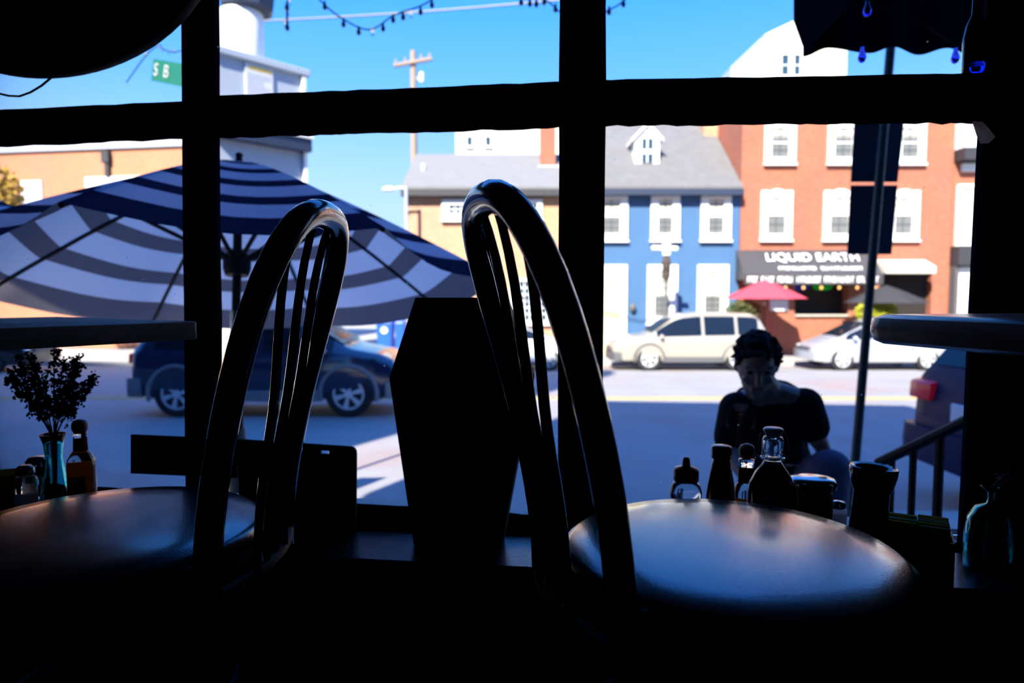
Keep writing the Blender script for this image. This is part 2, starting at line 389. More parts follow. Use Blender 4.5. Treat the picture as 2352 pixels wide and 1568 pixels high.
# unseen upper storeys and taller neighbour, shaped to shade the street; gap passes sunlight
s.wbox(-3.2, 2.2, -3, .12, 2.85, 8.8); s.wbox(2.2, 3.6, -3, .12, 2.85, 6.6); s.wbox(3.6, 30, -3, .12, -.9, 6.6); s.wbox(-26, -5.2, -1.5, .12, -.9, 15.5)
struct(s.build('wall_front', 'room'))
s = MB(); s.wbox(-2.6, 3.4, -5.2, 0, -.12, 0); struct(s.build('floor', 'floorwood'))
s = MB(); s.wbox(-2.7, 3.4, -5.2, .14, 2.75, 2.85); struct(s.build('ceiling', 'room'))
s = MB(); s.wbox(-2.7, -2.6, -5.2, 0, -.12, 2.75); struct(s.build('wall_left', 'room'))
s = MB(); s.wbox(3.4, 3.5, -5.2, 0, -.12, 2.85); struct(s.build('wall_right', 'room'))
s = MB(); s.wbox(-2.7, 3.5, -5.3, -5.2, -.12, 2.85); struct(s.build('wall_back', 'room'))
# posts between the panes
def post(name, l, r, z0, z1, n0=-NB, n1=.02):
    s = MB(); K = 14
    rings = []
    rnd = random.Random(name)
    for i in range(K + 1):
        z = z0 + (z1 - z0) * i / K
        a, b = l(z), r(z); e = rnd.uniform(-.0012, .0012); f = rnd.uniform(-.0012, .0012)
        q = min(.012, (b - a) * .2)
        rings.append([wp(a + e, n1, z), wp(a + e, n0 + q, z), wp(a + q, n0, z), wp(b - q, n0, z), wp(b + f, n0 + q, z), wp(b + f, n1, z)])
    s.loft(rings); return struct(s.build(name, 'frame'))
post('trim_1', m1l, m1r, SILL, ZT); post('trim_2', m2l, m2r, SILL, ZT)
post('trim_3', jr, lambda z: jr(z) + .11, SILL, ZT, -.03)
post('trim_4', lambda z: UL - .05, lambda z: UL + .03, SILL, ZT)
tops = [line_z((0, 248), (407, 228), -NB), line_z((497, 215), (1285, 183), -NB), line_z((1395, 178), (2250, 163), -NB)]
bots = [line_z((0, 332), (407, 315), 0), line_z((497, 312), (1285, 288), 0), line_z((1395, 283), (2250, 277), 0)]
sillz = line_z((820, 1161), (1215, 1187), 0)
bays = [(UL, m1l, 0), (m1r, m2l, 1), (m2r, jr, 2)]
zc = 1.1
for i, (l, r, k) in enumerate(bays):
    a = l if not callable(l) else l(zc); b = r(zc)
    a -= .02; b += .02
    s = MB(); K = 24; rnd = random.Random(i); rings = []
    for j in range(K + 1):
        u = a + (b - a) * j / K; zt, zb = tops[k](u), bots[k](u)
        e = rnd.uniform(-.0018, .0018); f = rnd.uniform(-.0018, .0018); q = .012
        rings.append([wp(u, .015, zb + f), wp(u, .015, zt + e), wp(u, -NB + q, zt + e * .5), wp(u, -NB, zt - q), wp(u, -NB, zb + q), wp(u, -NB + q, zb + f)])
    s.loft(rings); struct(s.build('trim_%d' % (5 + i), 'frame'))
    s = MB(); rings = []
    for j in range(K + 1):
        u = a + (b - a) * j / K; zt = sillz(u); e = rnd.uniform(-.0015, .0015)
        rings.append([wp(u, .015, SILL), wp(u, .015, zt + e), wp(u, -.02, zt + e - .004), wp(u, -.035, zt - .012), wp(u, -.035, SILL)])
    s.loft(rings); struct(s.build('trim_%d' % (8 + i), 'frame'))
# panes: a lower and an upper one in each bay, each with its bead of putty
n = 0
for i, (l, r, k) in enumerate(bays):
    for lower in (True, False):
        n += 1
        z0, z1 = (.36, 1.2) if lower else (1.2, ZT)
        if lower: a0 = (l if not callable(l) else l(.4)); a1 = r(.4); zz0 = SILL + .02; zz1 = bots[k]((a0 + a1) / 2) + .03
        else: a0 = (l if not callable(l) else l(1.5)); a1 = r(1.5); zz0 = tops[k]((a0 + a1) / 2) - .04; zz1 = ZT
        w = sgroup('window_%d' % n)
        s = MB(); s.wbox(a0 - .025, a1 + .025, .003, .007, zz0, zz1); s.build('pane', 'pane', w)
        s = MB(); rnd = random.Random(n)
        zl = (lambda u: sillz(u)) if lower else (lambda u: tops[k](u))
        zu = (lambda u: bots[k](u)) if lower else (lambda u: ZT)
        for f, sg in ((zl, 1), (zu, -1)):
            if not lower and sg < 0: continue
            P = [wp(a0 + (a1 - a0) * j / 30, 0., f(a0 + (a1 - a0) * j / 30) + sg * rnd.uniform(-.002, .0025)) for j in range(31)]
            s.tube(P, .0045, 6)
        s.build('putty_bead', 'putty', w)
s = MB(); rings = []
s.wbox(UL - .1, 3.4, -.2, 0, SILL - .045, SILL); 
struct(s.build('trim_11', 'sill', bevel=.006))
s = MB(); s.wbox(-2.6, 3.4, -.03, 0, 0, .12); struct(s.build('baseboard_front', 'frame'))
# second sill outside
s = MB(); s.wbox(UL, jr(.33), .02, .15, SILL - .015, SILL + .002); struct(s.build('trim_12', 'concrete'))

# ================================================================== CHAIRS
def make_chair(loc, rz, label):
    t = thing('bentwood_chair', label, 'chair', loc, rz)
    s = MB(); s.lathe([(.002, .430), (.208, .430), (.219, .436), (.225, .446), (.222, .456), (.210, .464), (.165, .470), (.10, .474), (.002, .475)], 64, (.02, 0, 0))
    s.build('seat', 'vinyl', t, 'all')
    s = MB(); s.lathe([(.196, .406), (.208, .409), (.208, .428), (.196, .4295)], 48, (.02, 0, 0), cap=False); s.tube([(-.2 - .032 * math.cos(pi / 2 * q / .15), q, .418) for q in [-.14 + .28 * i / 16 for i in range(17)]], .009, 8)
    for sg in (-1, 1): s.tube([(-.2, .155 * sg, .421), (-.165, .12 * sg, .421), (-.1, .1 * sg, .421)], .009, 8)
    s.build('seat_frame', 'iron', t, True)
    H, Z0, Q, PW = .466, .442, 5.83, 2.49
    def lean(tt): return -.2 - .1156 * max(tt, 0) ** 1.51
    def wid(tt): return (.129 + .028 * tt) * max(0, 1 - max(tt, 0) ** Q) ** (1 / PW)
    half = []
    for i in range(15): half.append((.86 * i / 14, wid(.86 * i / 14)))
    def tof(wv):
        a, b = .5, 1.
        for _ in range(50):
            m_ = (a + b) / 2
            if wid(m_) > wv: a = m_
            else: b = m_
        return a
    w9 = half[-1][1]
    for i in range(1, 15): wv = w9 * (1 - i / 14); half.append((tof(wv), wv))
    W = wid(0)
    pts = []
    def P(h, sg): return Vector((lean(h[0]), sg * h[1], Z0 + H * h[0]))
    path = [Vector((-.198, -W, .395))] + [P(h, -1) for h in half] + [P(h, 1) for h in half[::-1]][1:] + [Vector((-.198, W, .395))]
    s = MB(); s.tube(path, [(.0170, .0195)] * len(path), 16, flat=(1, 0, 0)); s.build('back_hoop', 'bentwood', t, True)
    for yt in (-.096, -.032, .032, .096):
        yb = yt * .52; tt = tof(abs(yt))
        a = Vector((-.23, yb, .412)); b = Vector((lean(tt), yt, Z0 + H * tt))
        pth, rr = [], []
        for i in range(17):
            f = i / 16; z = a.z + (b.z - a.z) * f; tz = max(0, (z - Z0) / H)
            fr = tz / tt; ease = min(1, max(0, (1 - fr) / .6)); ease = ease * ease * (3 - 2 * ease)
            pth.append(Vector((lean(tz) - .03 * ease, yb + (yt - yb) * fr ** 1.5, z)))
            rr.append(.0052 + .0016 * math.sin(pi * f))
        pth[-1] = b
        s = MB(); s.tube(pth, rr, 8); s.build('spindle', 'bentwood', t, True)
    for sx in (-1, 1):
        for sy in (-1, 1):
            s = MB(); s.tube([(.135 * sx, .135 * sy, .425), (.165 * sx, .165 * sy, .2), (.18 * sx, .18 * sy, .0)], [.015, .0135, .011], 10)
            s.build('leg', 'bentwood', t, True)
    s = MB(); s.tube([(.158 * math.cos(a), .158 * math.sin(a), .22) for a in [2 * pi * i / 32 for i in range(33)]], .007, 8); s.build('stretcher_ring', 'chrome', t, True)
    return t
make_chair((.2726, .888, 0), .2866, 'black bentwood chair facing right, blue-lit seat tucked under the rounded table')
make_chair((-.575, .966, 0), 3.1076, 'black bentwood chair facing left, dark seat beside the square-cornered worn table')

# ================================================================== TABLES
def rrect(hx, hy, r, z, k=6):
    P = []
    for cx, cy, a0 in ((hx - r, hy - r, 0), (-hx + r, hy - r, pi / 2), (-hx + r, -hy + r, pi), (hx - r, -hy + r, 3 * pi / 2)):
        for i in range(k + 1):
            a = a0 + pi / 2 * i / k; P.append(Vector((cx + r * math.cos(a), cy + r * math.sin(a), z)))
    return P
def make_table(corner, A, B, la, lb, ztop, th, crad, ro, m, label):
    A = Vector((*A, 0)).normalized(); B = Vector((*B, 0)).normalized()
    c = Vector((*corner, 0)) + A * la / 2 + B * lb / 2
    t = thing('cafe_table', label, 'table', c, math.atan2(A.y, A.x))
    s = MB(); rings = []
    prof = [(ro, 0), (ro * .3, ro * .3), (0, ro), (0, th - ro), (ro * .3, th - ro * .3), (ro, th)]
    for ins, dz in prof: rings.append(rrect(la / 2 - ins, lb / 2 - ins, max(.001, crad - ins), ztop - th + dz))
    s.loft(rings); s.build('tabletop', m, t, True)
    s = MB(); s.lathe([(.06, ztop - th - .012), (.06, ztop - th)], 20); s.box(-.16, .16, -.02, .02, ztop - th - .014, ztop - th); s.box(-.02, .02, -.16, .16, ztop - th - .014, ztop - th)
    s.build('mounting_plate', 'iron', t)
    s = MB(); s.lathe([(.032, .05), (.032, ztop - th - .012)], 20); s.build('pedestal', 'iron', t, True)
    s = MB(); s.lathe([(.16, 0), (.16, .012), (.13, .022), (.06, .05), (.034, .07)], 36); s.build('foot', 'iron', t, True)
    return t
make_table((-.548, 1.187), (-.54, -.84), (-.84, .54), .64, .50, .7525, .0318, .004, .003, 'tablewood', 'worn dark wooden table with square corner, at the left picture edge')
make_table((.487, .965), (.21, -.98), (.98, .21), .6, .6, .771, .040, .042, .016, 'tabletop', 'glossy dark table with rounded corner and edge, over the right-hand chair')

# ================================================================== ON AND ABOVE THE SILL
# coffin-shaped case
n0, n1 = -.125, -.075
pts = [(953, 683), (1160, 683), (1223, 868), (1150, 1248), (950, 1248), (893, 868)]
uz = [wuz(x, y, n0) for x, y in pts]
zb = (uz[3][1] + uz[4][1]) / 2
uz = [(u, max(SILL, z) if z > SILL + .03 else SILL) for u, z in uz]
cu = sum(u for u, z in uz) / 6
t = thing('coffin_case', 'black coffin-shaped case standing on the window sill between the chairs', 'case', wp(cu, (n0 + n1) / 2, SILL))
org = wp(cu, (n0 + n1) / 2, SILL)
fn = lambda p, d: wp(p[0], d, p[1]) - org
s = MB(); s.prism(uz, n0 + .012, n1, fn); s.build('body', 'black', t)
s = MB(); s.prism(uz, n0, n0 + .0115, fn); s.build('lid', 'black', t, bevel=.002)
zz = [(cu + (u - cu) * .86, .33 + .03 + (z - SILL) * .88) for u, z in uz]
s = MB(); s.prism(zz, n0 - .004, n0, fn); s.build('lid_panel', 'black', t, bevel=.001)
# L-shaped sign board seen from behind
n0, n1 = -.062, -.056
def R(x0, x1, ya0, ya1, yb0, yb1): # quad in pixels: left x, right x, top y (left, right), bottom y (left, right)
    q = [wuz(x0, ya0, n0), wuz(x1, ya1, n0), wuz(x1, yb1, n0), wuz(x0, yb0, n0)]
    return [(u, max(z, SILL)) for u, z in q]
o0 = wp(wuz(680, 1100, n0)[0], n0, SILL)
t = thing('sign_board', 'black L-shaped sign board propped on the sill at the left mullion', 'sign', o0)
s = MB(); fn = lambda p, d: wp(p[0], d, p[1]) - o0
top = lambda x: 1000 + (x - 415) * .0655
def quad(x0, x1, y0, y1): s.prism([wuz(x0, y0[0], n0), wuz(x1, y0[1], n0), wuz(x1, y1[1], n0), wuz(x0, y1[0], n0)], n0, n1, fn)
quad(300, 545, (998, top(545)), (1087, 1098))
def down(x0, x1, y0):
    q = [wuz(x0, y0[0], n0), wuz(x1, y0[1], n0)]; q += [(q[1][0], SILL), (q[0][0], SILL)]; s.prism(q, n0, n1, fn)
down(545, 736, (top(545), top(736))); down(756, 806, (top(756), top(806)))
quad(736, 756, (top(736), top(756)), (1034, 1035)); down(736, 756, (1042, 1043))
q = [wuz(806, top(806), n0), wuz(813, top(806) + 3, n0), wuz(817, top(806) + 9, n0), wuz(818, top(806) + 17, n0)]
q += [(wuz(815, 1100, n0)[0], SILL), (q[0][0], SILL)]; s.prism(q, n0, n1, fn)
s.build('board', 'black', t)
# hanging round sign, upper left
n0 = -.085
cu, czz = wuz(100, -139, n0); a = wuz(501, -139, n0)[0] - cu; b = czz - wuz(100, 178, n0)[1]
o0 = wp(cu, n0, czz)
t = thing('hanging_sign', 'large round black sign hanging before the upper left pane', 'sign', o0)
s = MB(); fn = lambda p, d: wp(p[0], d, p[1]) - o0
s.prism([(cu + a * math.cos(2 * pi * i / 72), czz + b * math.sin(2 * pi * i / 72)) for i in range(72)], n0 - .012, n0 + .012, fn)
s.build('disc', 'black', t, True, bevel=.003)
s = MB(); s.prism([(cu + a * .9 * math.cos(2 * pi * i / 72), czz + b * .9 * math.sin(2 * pi * i / 72)) for i in range(72)], n0 - .016, n0 - .0121, fn); s.build('face_panel', 'black', t, True)
for sg in (-1, 1):
    s = MB(); s.tube([wp(cu + sg * .12, n0, czz + b * .9) - o0, wp(cu + sg * .12, n0, 2.74) - o0], .003, 6); s.build('hanging_wire', 'iron', t)
s = MB()
P = []
for x, y in ((-60, 150), (-45, 190), (-15, 212), (20, 220), (45, 221), (70, 212), (95, 197), (118, 178)):
    u, z = wuz(x, y, n0); P.append(wp(u, n0, z) - o0)
s.tube(P, .0022, 6); s.build('cord', 'iron', t, True)
# crumpled tape on the right jamb
P = [wuz(*p, -.034) for p in ((2225, 284), (2244, 287), (2262, 300), (2274, 322), (2262, 334), (2240, 337), (2236, 318))]
s = MB(); o0 = wp(P[0][0], -.034, P[0][1])
v = [wp(u - .004, -.052 - .006 * (i % 2), z) - o0 for i, (u, z) in enumerate(P)]
c = sum(v, Vector()) / len(v)
for i in range(len(v)): s.face([c, v[i], v[(i + 1) % len(v)]])
bmesh.ops.remove_doubles(s.bm, verts=s.bm.verts, dist=1e-5)
bmesh.ops.solidify(s.bm, geom=s.bm.faces[:], thickness=.0008)
o = s.build('tape_scrap', 'tape'); o.location = o0; tag(o, 'crumpled scrap of yellowed tape at the upper right window corner', 'tape')

class Item:
    """a small thing on the sill, drawn from pixel half-widths and heights at its own distance"""
    def __init__(s, name, px, n, label, cat, group=None):
        s.u = wuz(px, 1150, n)[0]; s.n = n; s.px = px; s.p = wp(s.u, n, SILL); s.k = s.p.y / FPX * 1.0
        s.t = thing(name, label, cat, s.p, 0, group)
    def z(s, py): return wuz(s.px, py, s.n)[1] - SILL
    def prof(s, rows): return [(max(.0008, hw * s.k), (s.z(py) if py is not None else 0.)) for hw, py in rows]
    def lathe(s, name, m, rows, seg=28, smooth='all'):
        mb = MB(); mb.lathe(s.prof(rows), seg); return mb.build(name, m, s.t, smooth)
# ---- left cluster
I = Item('hot_sauce_bottle', 190, -.10, 'clear hot sauce bottle with round wooden stopper, right of the teal vase', 'bottle')
I.lathe('glass', 'clearglass', [(27, None), (30, 1180), (30, 1066), (28, 1054), (20, 1040), (15, 1034), (13, 1000), (15, 998), (15, 994), (8, 994)])
I.lathe('sauce', 'sauce', [(20, 1203), (27, 1195), (27, 1072), (22, 1066), (4, 1064)])
I.lathe('neck_label', 'label', [(15.4, 1034), (14.2, 1004), (13.6, 1004), (14.8, 1034)])
I.lathe('stopper', 'woodcap', [(6, 996), (13, 993), (17, 984), (17, 974), (13, 966), (5, 963)])
mb = MB(); k = I.k
for i in range(9):
    a = -2.2 + i * .16; b_ = a + .16; r = 30.6 * k
    mb.face([(r * math.cos(a), r * math.sin(a), I.z(1180)), (r * math.cos(b_), r * math.sin(b_), I.z(1180)), (r * math.cos(b_), r * math.sin(b_), I.z(1088)), (r * math.cos(a), r * math.sin(a), I.z(1088))])
mb.build('front_label', 'label', I.t, True)
I = Item('glass_vase', 128, -.085, 'fluted teal glass vase of dried flowers on the left end of the sill', 'vase')
I.lathe('body', 'tealglass', [(30, None), (34, 1196), (33, 1150), (24, 1100), (17, 1050), (20, 1018), (27, 996), (26, 996), (18, 1018), (15, 1050), (21, 1100), (29, 1150), (29, 1188), (4, 1192)])
vasep = I.p.copy(); vk = I.k; vz = I.z
I = Item('salt_shaker', 61, -.12, 'small glass salt shaker in front of the taller shaker, left of the vase', 'shaker')
I.lathe('jar', 'clearglass', [(20, None), (23, 1200), (23, 1105), (20, 1094), (16, 1091), (4, 1090)]); I.lathe('salt', 'salt', [(18, 1206), (20, 1202), (20, 1135), (3, 1134)])
I.lathe('cap', 'jarlid', [(17, 1090), (19, 1086), (18, 1074), (13, 1069), (3, 1068)])
I = Item('pepper_shaker', 90, -.055, 'taller glass shaker with dark cap, directly left of the teal vase', 'shaker')
I.lathe('jar', 'clearglass', [(22, None), (24, 1195), (24, 1100), (22, 1088), (19, 1082), (4, 1081)]); I.lathe('pepper', 'darkjar', [(19, 1196), (21, 1192), (21, 1150), (3, 1149)])
I.lathe('cap', 'jarlid', [(22, 1080), (24, 1074), (24, 1058), (18, 1050), (3, 1048)])
def caddy(px, n, rz, w, d, hpx, toppx, label, m1, m2, npk, side):
    I = Item('packet_caddy', px, n, label, 'caddy'); I.t.rotation_euler = (0, 0, rz)
    h = I.z(hpx); mb = MB()
    mb.box(-w, w, -d, d, 0, .004); th = .003
    mb.box(-w, -w + th, -d, d, .004, h); mb.box(w - th, w, -d, d, .004, h); mb.box(-w + th, w - th, -d, -d + th, .004, h); mb.box(-w + th, w - th, d - th, d, .004, h)
    mb.build('holder', 'caddy', I.t)
    H = I.z(toppx); rnd = random.Random(px); base = None
    mt = Matrix.Rotation(rz, 4, 'Z')
    for i in range(npk):
        f = (i + .5) / npk
        col_, row = i % 2, i // 2; nr = (npk + 1) // 2; hw = (w - .007) / 2
        q = MB(); q.loft([[Vector((x, y * (1 + .5 * zz), zz * (H - .006))) for x, y in ((-hw, -.0022), (hw, -.0022), (hw, .0022), (-hw, .0022))] for zz in (0, .5, .94, 1)])
        o = q.build('sweetener_packet', m1 if i % 3 else m2, bevel=.001)
        o.location = I.p + mt @ Vector(((-1 if col_ == 0 else 1) * (hw + .0006), -d + .008 + (2 * d - .016) * (row + .5) / nr, .0045)); o.rotation_euler = (0, 0, rz + rnd.uniform(-.015, .015))
        o.location.z += rnd.uniform(0, .007)
        tag(o, 'folded paper sweetener packet standing in the caddy at the %s end of the sill' % side, 'packet', 'sweetener packets in the %s caddy' % side)
    return I
caddy(2, -.10, .3, .05, .03, 1112, 1086, 'dark packet caddy at the left frame edge beside the shakers', 'packet', 'packet', 9, 'left')
# dried flowers
rnd = random.Random(5)
for i in range(13):
    ang = (-1 + 2 * i / 12) * .80 + rnd.uniform(-.06, .06); dep = rnd.uniform(-.35, .35)
    L = (205 - 45 * abs(ang)) * vk * rnd.uniform(.86, 1.03)
    base = vasep + Vector((rnd.uniform(-.004, .004), rnd.uniform(-.004, .004), .03)); mouth = vasep + Vector((.010 * ang + .002, .008 * dep, vz(996)))
    d = Vector((math.sin(ang), dep * .5, math.cos(ang))).normalized()
    stem = [base, mouth]; p = mouth.copy(); dd = (d * .35 + Vector((0, 0, .65))).normalized()
    for j in range(8):
        dd = (dd * .62 + d * .38).normalized(); p = p + dd * (L / 8); stem.append(p.copy())
    o0 = base
    t = thing('flower_sprig', 'dusky dried flower sprig fanning out of the teal vase at left', 'flower', o0, 0, 'dried flower sprigs in the left vase')
    q = MB(); q.tube([v - o0 for v in stem], [.0016] * 3 + [.0012] * 7, 5); q.build('stem', 'stem', t)
    q = MB(); g = MB()
    for j in range(4, 10):
        for k2 in range(9):
            f = rnd.random(); c = stem[j - 1].lerp(stem[j], f) - o0; off = Vector((rnd.gauss(0, 1), rnd.gauss(0, 1), rnd.gauss(0, .8))) * .0055 * (1.3 if j < 8 else .9)
            if k2 < 7: q.leaves(c + off, (.006, .006, .006), 5, .0048, rnd)
            else: g.leaves(c + off, (.005, .005, .006), 2, .005, rnd)
    q.build('blossoms', 'flower', t); g.build('leaves', 'stem', t)
# ---- right cluster
I = Item('squeeze_jar', 1575, -.07, 'clear squeeze jar with brown pointed nozzle, leftmost of the right condiments', 'jar')
I.lathe('jar', 'plastic', [(32, None), (36, 1270), (37, 1200), (31, 1164), (30, 1158), (36, 1142), (37, 1130), (32, 1112), (26, 1105), (4, 1104)])
I.lathe('cap', 'browncap', [(27, 1104), (29, 1101), (29, 1080), (26, 1074), (10, 1070), (8, 1054), (6, 1050), (2, 1049)])
I = Item('ketchup_bottle', 1655, -.09, 'slim dark red sauce bottle with flat cap, next to the squeeze jar', 'bottle')
I.lathe('bottle', 'redsauce', [(30, None), (33, 1270), (33, 1140), (30, 1110), (23, 1075), (20, 1056), (4, 1055)])
I.lathe('cap', 'redsauce', [(20, 1054), (23, 1050), (23, 1027), (20, 1023), (3, 1022)])
I = Item('hot_sauce_bottle', 1713, -.045, 'hot sauce bottle with wooden stopper, half hidden behind the swing-top bottle', 'bottle')
I.lathe('glass', 'clearglass', [(25, None), (28, 1230), (28, 1128), (24, 1114), (18, 1106), (16, 1064), (18, 1062), (18, 1054), (8, 1053)])
I.lathe('sauce', 'sauce', [(20, 1245), (25, 1240), (25, 1150), (4, 1149)])
I.lathe('neck_label', 'label', [(18.6, 1106), (16.8, 1072), (16.2, 1072), (17.8, 1106)])
I.lathe('stopper', 'woodcap', [(8, 1053), (15, 1050), (18, 1041), (18, 1030), (14, 1022), (5, 1018)])
I = Item('swing_top_bottle', 1772, -.13, 'dark swing-top bottle with pale lilac stopper and wire bail', 'bottle')
I.lathe('body', 'darkglass', [(50, None), (54, 1290), (54, 1128), (50, 1108), (38, 1085), (24, 1066), (19, 1058), (4, 1057)], 40)
I.lathe('neck', 'clearglass', [(19, 1057), (25, 1054), (25, 1046), (24, 1010), (20, 1002), (16, 1002), (19, 1012), (20, 1046), (16, 1052), (4, 1053)])
I.lathe('stopper', 'porcelain', [(12, 1014), (14, 1006), (15, 1001), (21, 992), (23, 986), (20, 982), (4, 981)])
k = I.k; z = I.z; mb = MB()
for sg in (-1, 1):
    mb.tube([(sg * 20 * k, 0, z(990)), (sg * 28 * k, 0, z(993)), (sg * 36 * k, -.004, z(1020)), (sg * 39 * k, -.004, z(1038)), (sg * 34 * k, 0, z(1048)), (sg * 26 * k, 0, z(1050))], .0011, 6)
    mb.tube([(sg * 40 * k, 0, z(1050)), (sg * 24 * k, 0, z(1050))], .0013, 6)
mb.tube([(26 * k * math.cos(a), 26 * k * math.sin(a), z(1050)) for a in [2 * pi * i / 20 for i in range(21)]], .0012, 6)
mb.build('wire_bail', 'steel', I.t, True)
I = Item('lidded_jar', 1865, -.075, 'wide dark jar with glossy domed lid, between the bottle and the carafe', 'jar')
I.lathe('jar', 'darkjar', [(42, None), (45, 1275), (45, 1135), (42, 1124), (4, 1122)], 36); I.lathe('lid', 'jarlid', [(44, 1122), (52, 1116), (53, 1106), (48, 1098), (30, 1094), (4, 1092)], 36)
I = Item('salt_shaker', 1923, -.035, 'small shaker of white salt between the lidded jar and the black carafe', 'shaker')
I.lathe('jar', 'clearglass', [(19, None), (22, 1240), (22, 1172), (18, 1166), (4, 1165)]); I.lathe('salt', 'salt', [(17, 1246), (19, 1242), (19, 1180), (3, 1179)])
I.lathe('cap', 'jarlid', [(18, 1165), (19, 1161), (17, 1152), (3, 1149)])
I = Item('carafe', 1990, -.13, 'tall black glazed carafe with flared open mouth', 'carafe')
I.lathe('body', 'ceramic', [(40, None), (44, 1310), (42, 1220), (39, 1150), (39, 1128), (46, 1112), (51, 1090), (52, 1074), (49, 1070), (40, 1076), (25, 1088), (12, 1100), (3, 1104)], 40)
I.t.rotation_euler = (.0, .06, 0)
caddy(2110, -.125, -.5, .052, .036, 1222, 1196, 'black packet caddy full of folded paper, right of the carafe', 'packetgreen', 'packet', 10, 'right')
I = Item('glass_bottle', 2276, -.105, 'teal glass bottle with narrow flared neck at the right end of the sill', 'bottle')
I.lathe('body', 'tealglass', [(40, None), (50, 1318), (51, 1230), (46, 1190), (30, 1164), (10, 1156), (7, 1146), (8, 1130), (22, 1116), (20, 1116), (6, 1130), (5, 1146), (8, 1157), (28, 1168), (42, 1192), (47, 1232), (46, 1312), (4, 1316)], 36)
for i in range(3):
    ang = .1 + .3 * i; o0 = I.p + Vector((0, 0, .05)); t = thing('flower_sprig', 'drooping dark sprig in the teal bottle at right', 'flower', o0, 0, 'sprigs in the right-hand teal bottle')
    st = [Vector((0, 0, 0)), Vector((.001 * i, 0, I.z(1118) - .05)), Vector((.015 + .02 * i, .003 * i, I.z(1100) - .05)), Vector((.03 + .025 * i, .004 * i, I.z(1092) - .05 - .006 * i))]
    q = MB(); q.tube(st, .0013, 5); q.build('stem', 'stem', t); q = MB()
    for j in range(24): q.leaves(st[2].lerp(st[3], rnd.random()) + Vector((rnd.gauss(0, .006), rnd.gauss(0, .006), rnd.gauss(0, .006))), (.004, .004, .004), 2, .004, rnd)
    q.build('blossoms', 'flower', t)
# cobalt bottle on the transom
n0 = -.022; u, z0 = wuz(2236, 165, n0); z0 = tops[2](u) - .0005
p = wp(u, n0, z0); k = p.y / FPX
t = thing('cobalt_bottle', 'cobalt blue glass bottle standing on the transom at upper right', 'bottle', p)
s = MB(); s.lathe([(20 * k, 0), (23 * k, .003), (23 * k, 24 * k)], 24); s.build('base', 'cobalt', t, True)
s = MB(); s.lathe([(23 * k, 24.3 * k), (24 * k, 80 * k), (19 * k, 108 * k), (9 * k, 132 * k), (8 * k, 175 * k), (11 * k, 178 * k), (11 * k, 184 * k)], 24); s.build('body', 'darkglass', t, True)  # dark awning behind the blue glass is painted in as a near-black body
# ================================================================== STREET
PROF = [(1.45, -.42), (3.2, -.42), (4.1, -.56), (4.11, -.92), (10.5, -1.09), (20.3, -1.43), (22.6, -1.50), (22.62, -1.37), (25.3, -1.33), (70, -1.3)]
def gz(Y):
    for (a, za), (b, zb) in zip(PROF, PROF[1:]):
        if a <= Y <= b: return za + (zb - za) * (Y - a) / (b - a)
    return PROF[0][1] if Y < PROF[0][0] else PROF[-1][1]
def strip(name, m, i0, i1, x0=-45, x1=45, th=.3, drop=0):
    s = MB(); pts = PROF[i0:i1 + 1]
    rings = []
    top = [(y, z) for y, z in pts]; bot = [(y, z - th) for y, z in pts[::-1]]
    s.prism(top + bot, x0, x1, lambda p, d: Vector((d, p[0], p[1]))); return struct(s.build(name, m))
PROF[0] = (-4, -.42)
strip('sidewalk', 'concrete', 0, 2); strip('street', 'asphalt', 3, 6); strip('sidewalk_far', 'concrete', 7, 9)
s = MB(); s.box(-45, 45, 4.1, 4.24, -1.0, -.56); struct(s.build('curb', 'concrete')); s = MB(); s.box(-45, 45, 22.5, 22.64, -1.7, -1.365); struct(s.build('curb_far', 'concrete'))
for i, y in enumerate((12.95, 13.2)):
    s = MB()
    s.box8([(-45, y, gz(y) - .002), (45, y, gz(y) - .002), (45, y + .14, gz(y + .14) - .002), (-45, y + .14, gz(y + .14) - .002), (-45, y, gz(y) + .006), (45, y, gz(y) + .006), (45, y + .14, gz(y + .14) + .006), (-45, y + .14, gz(y + .14) + .006)])
    o = struct(s.build('road_line', 'yellowpaint'))

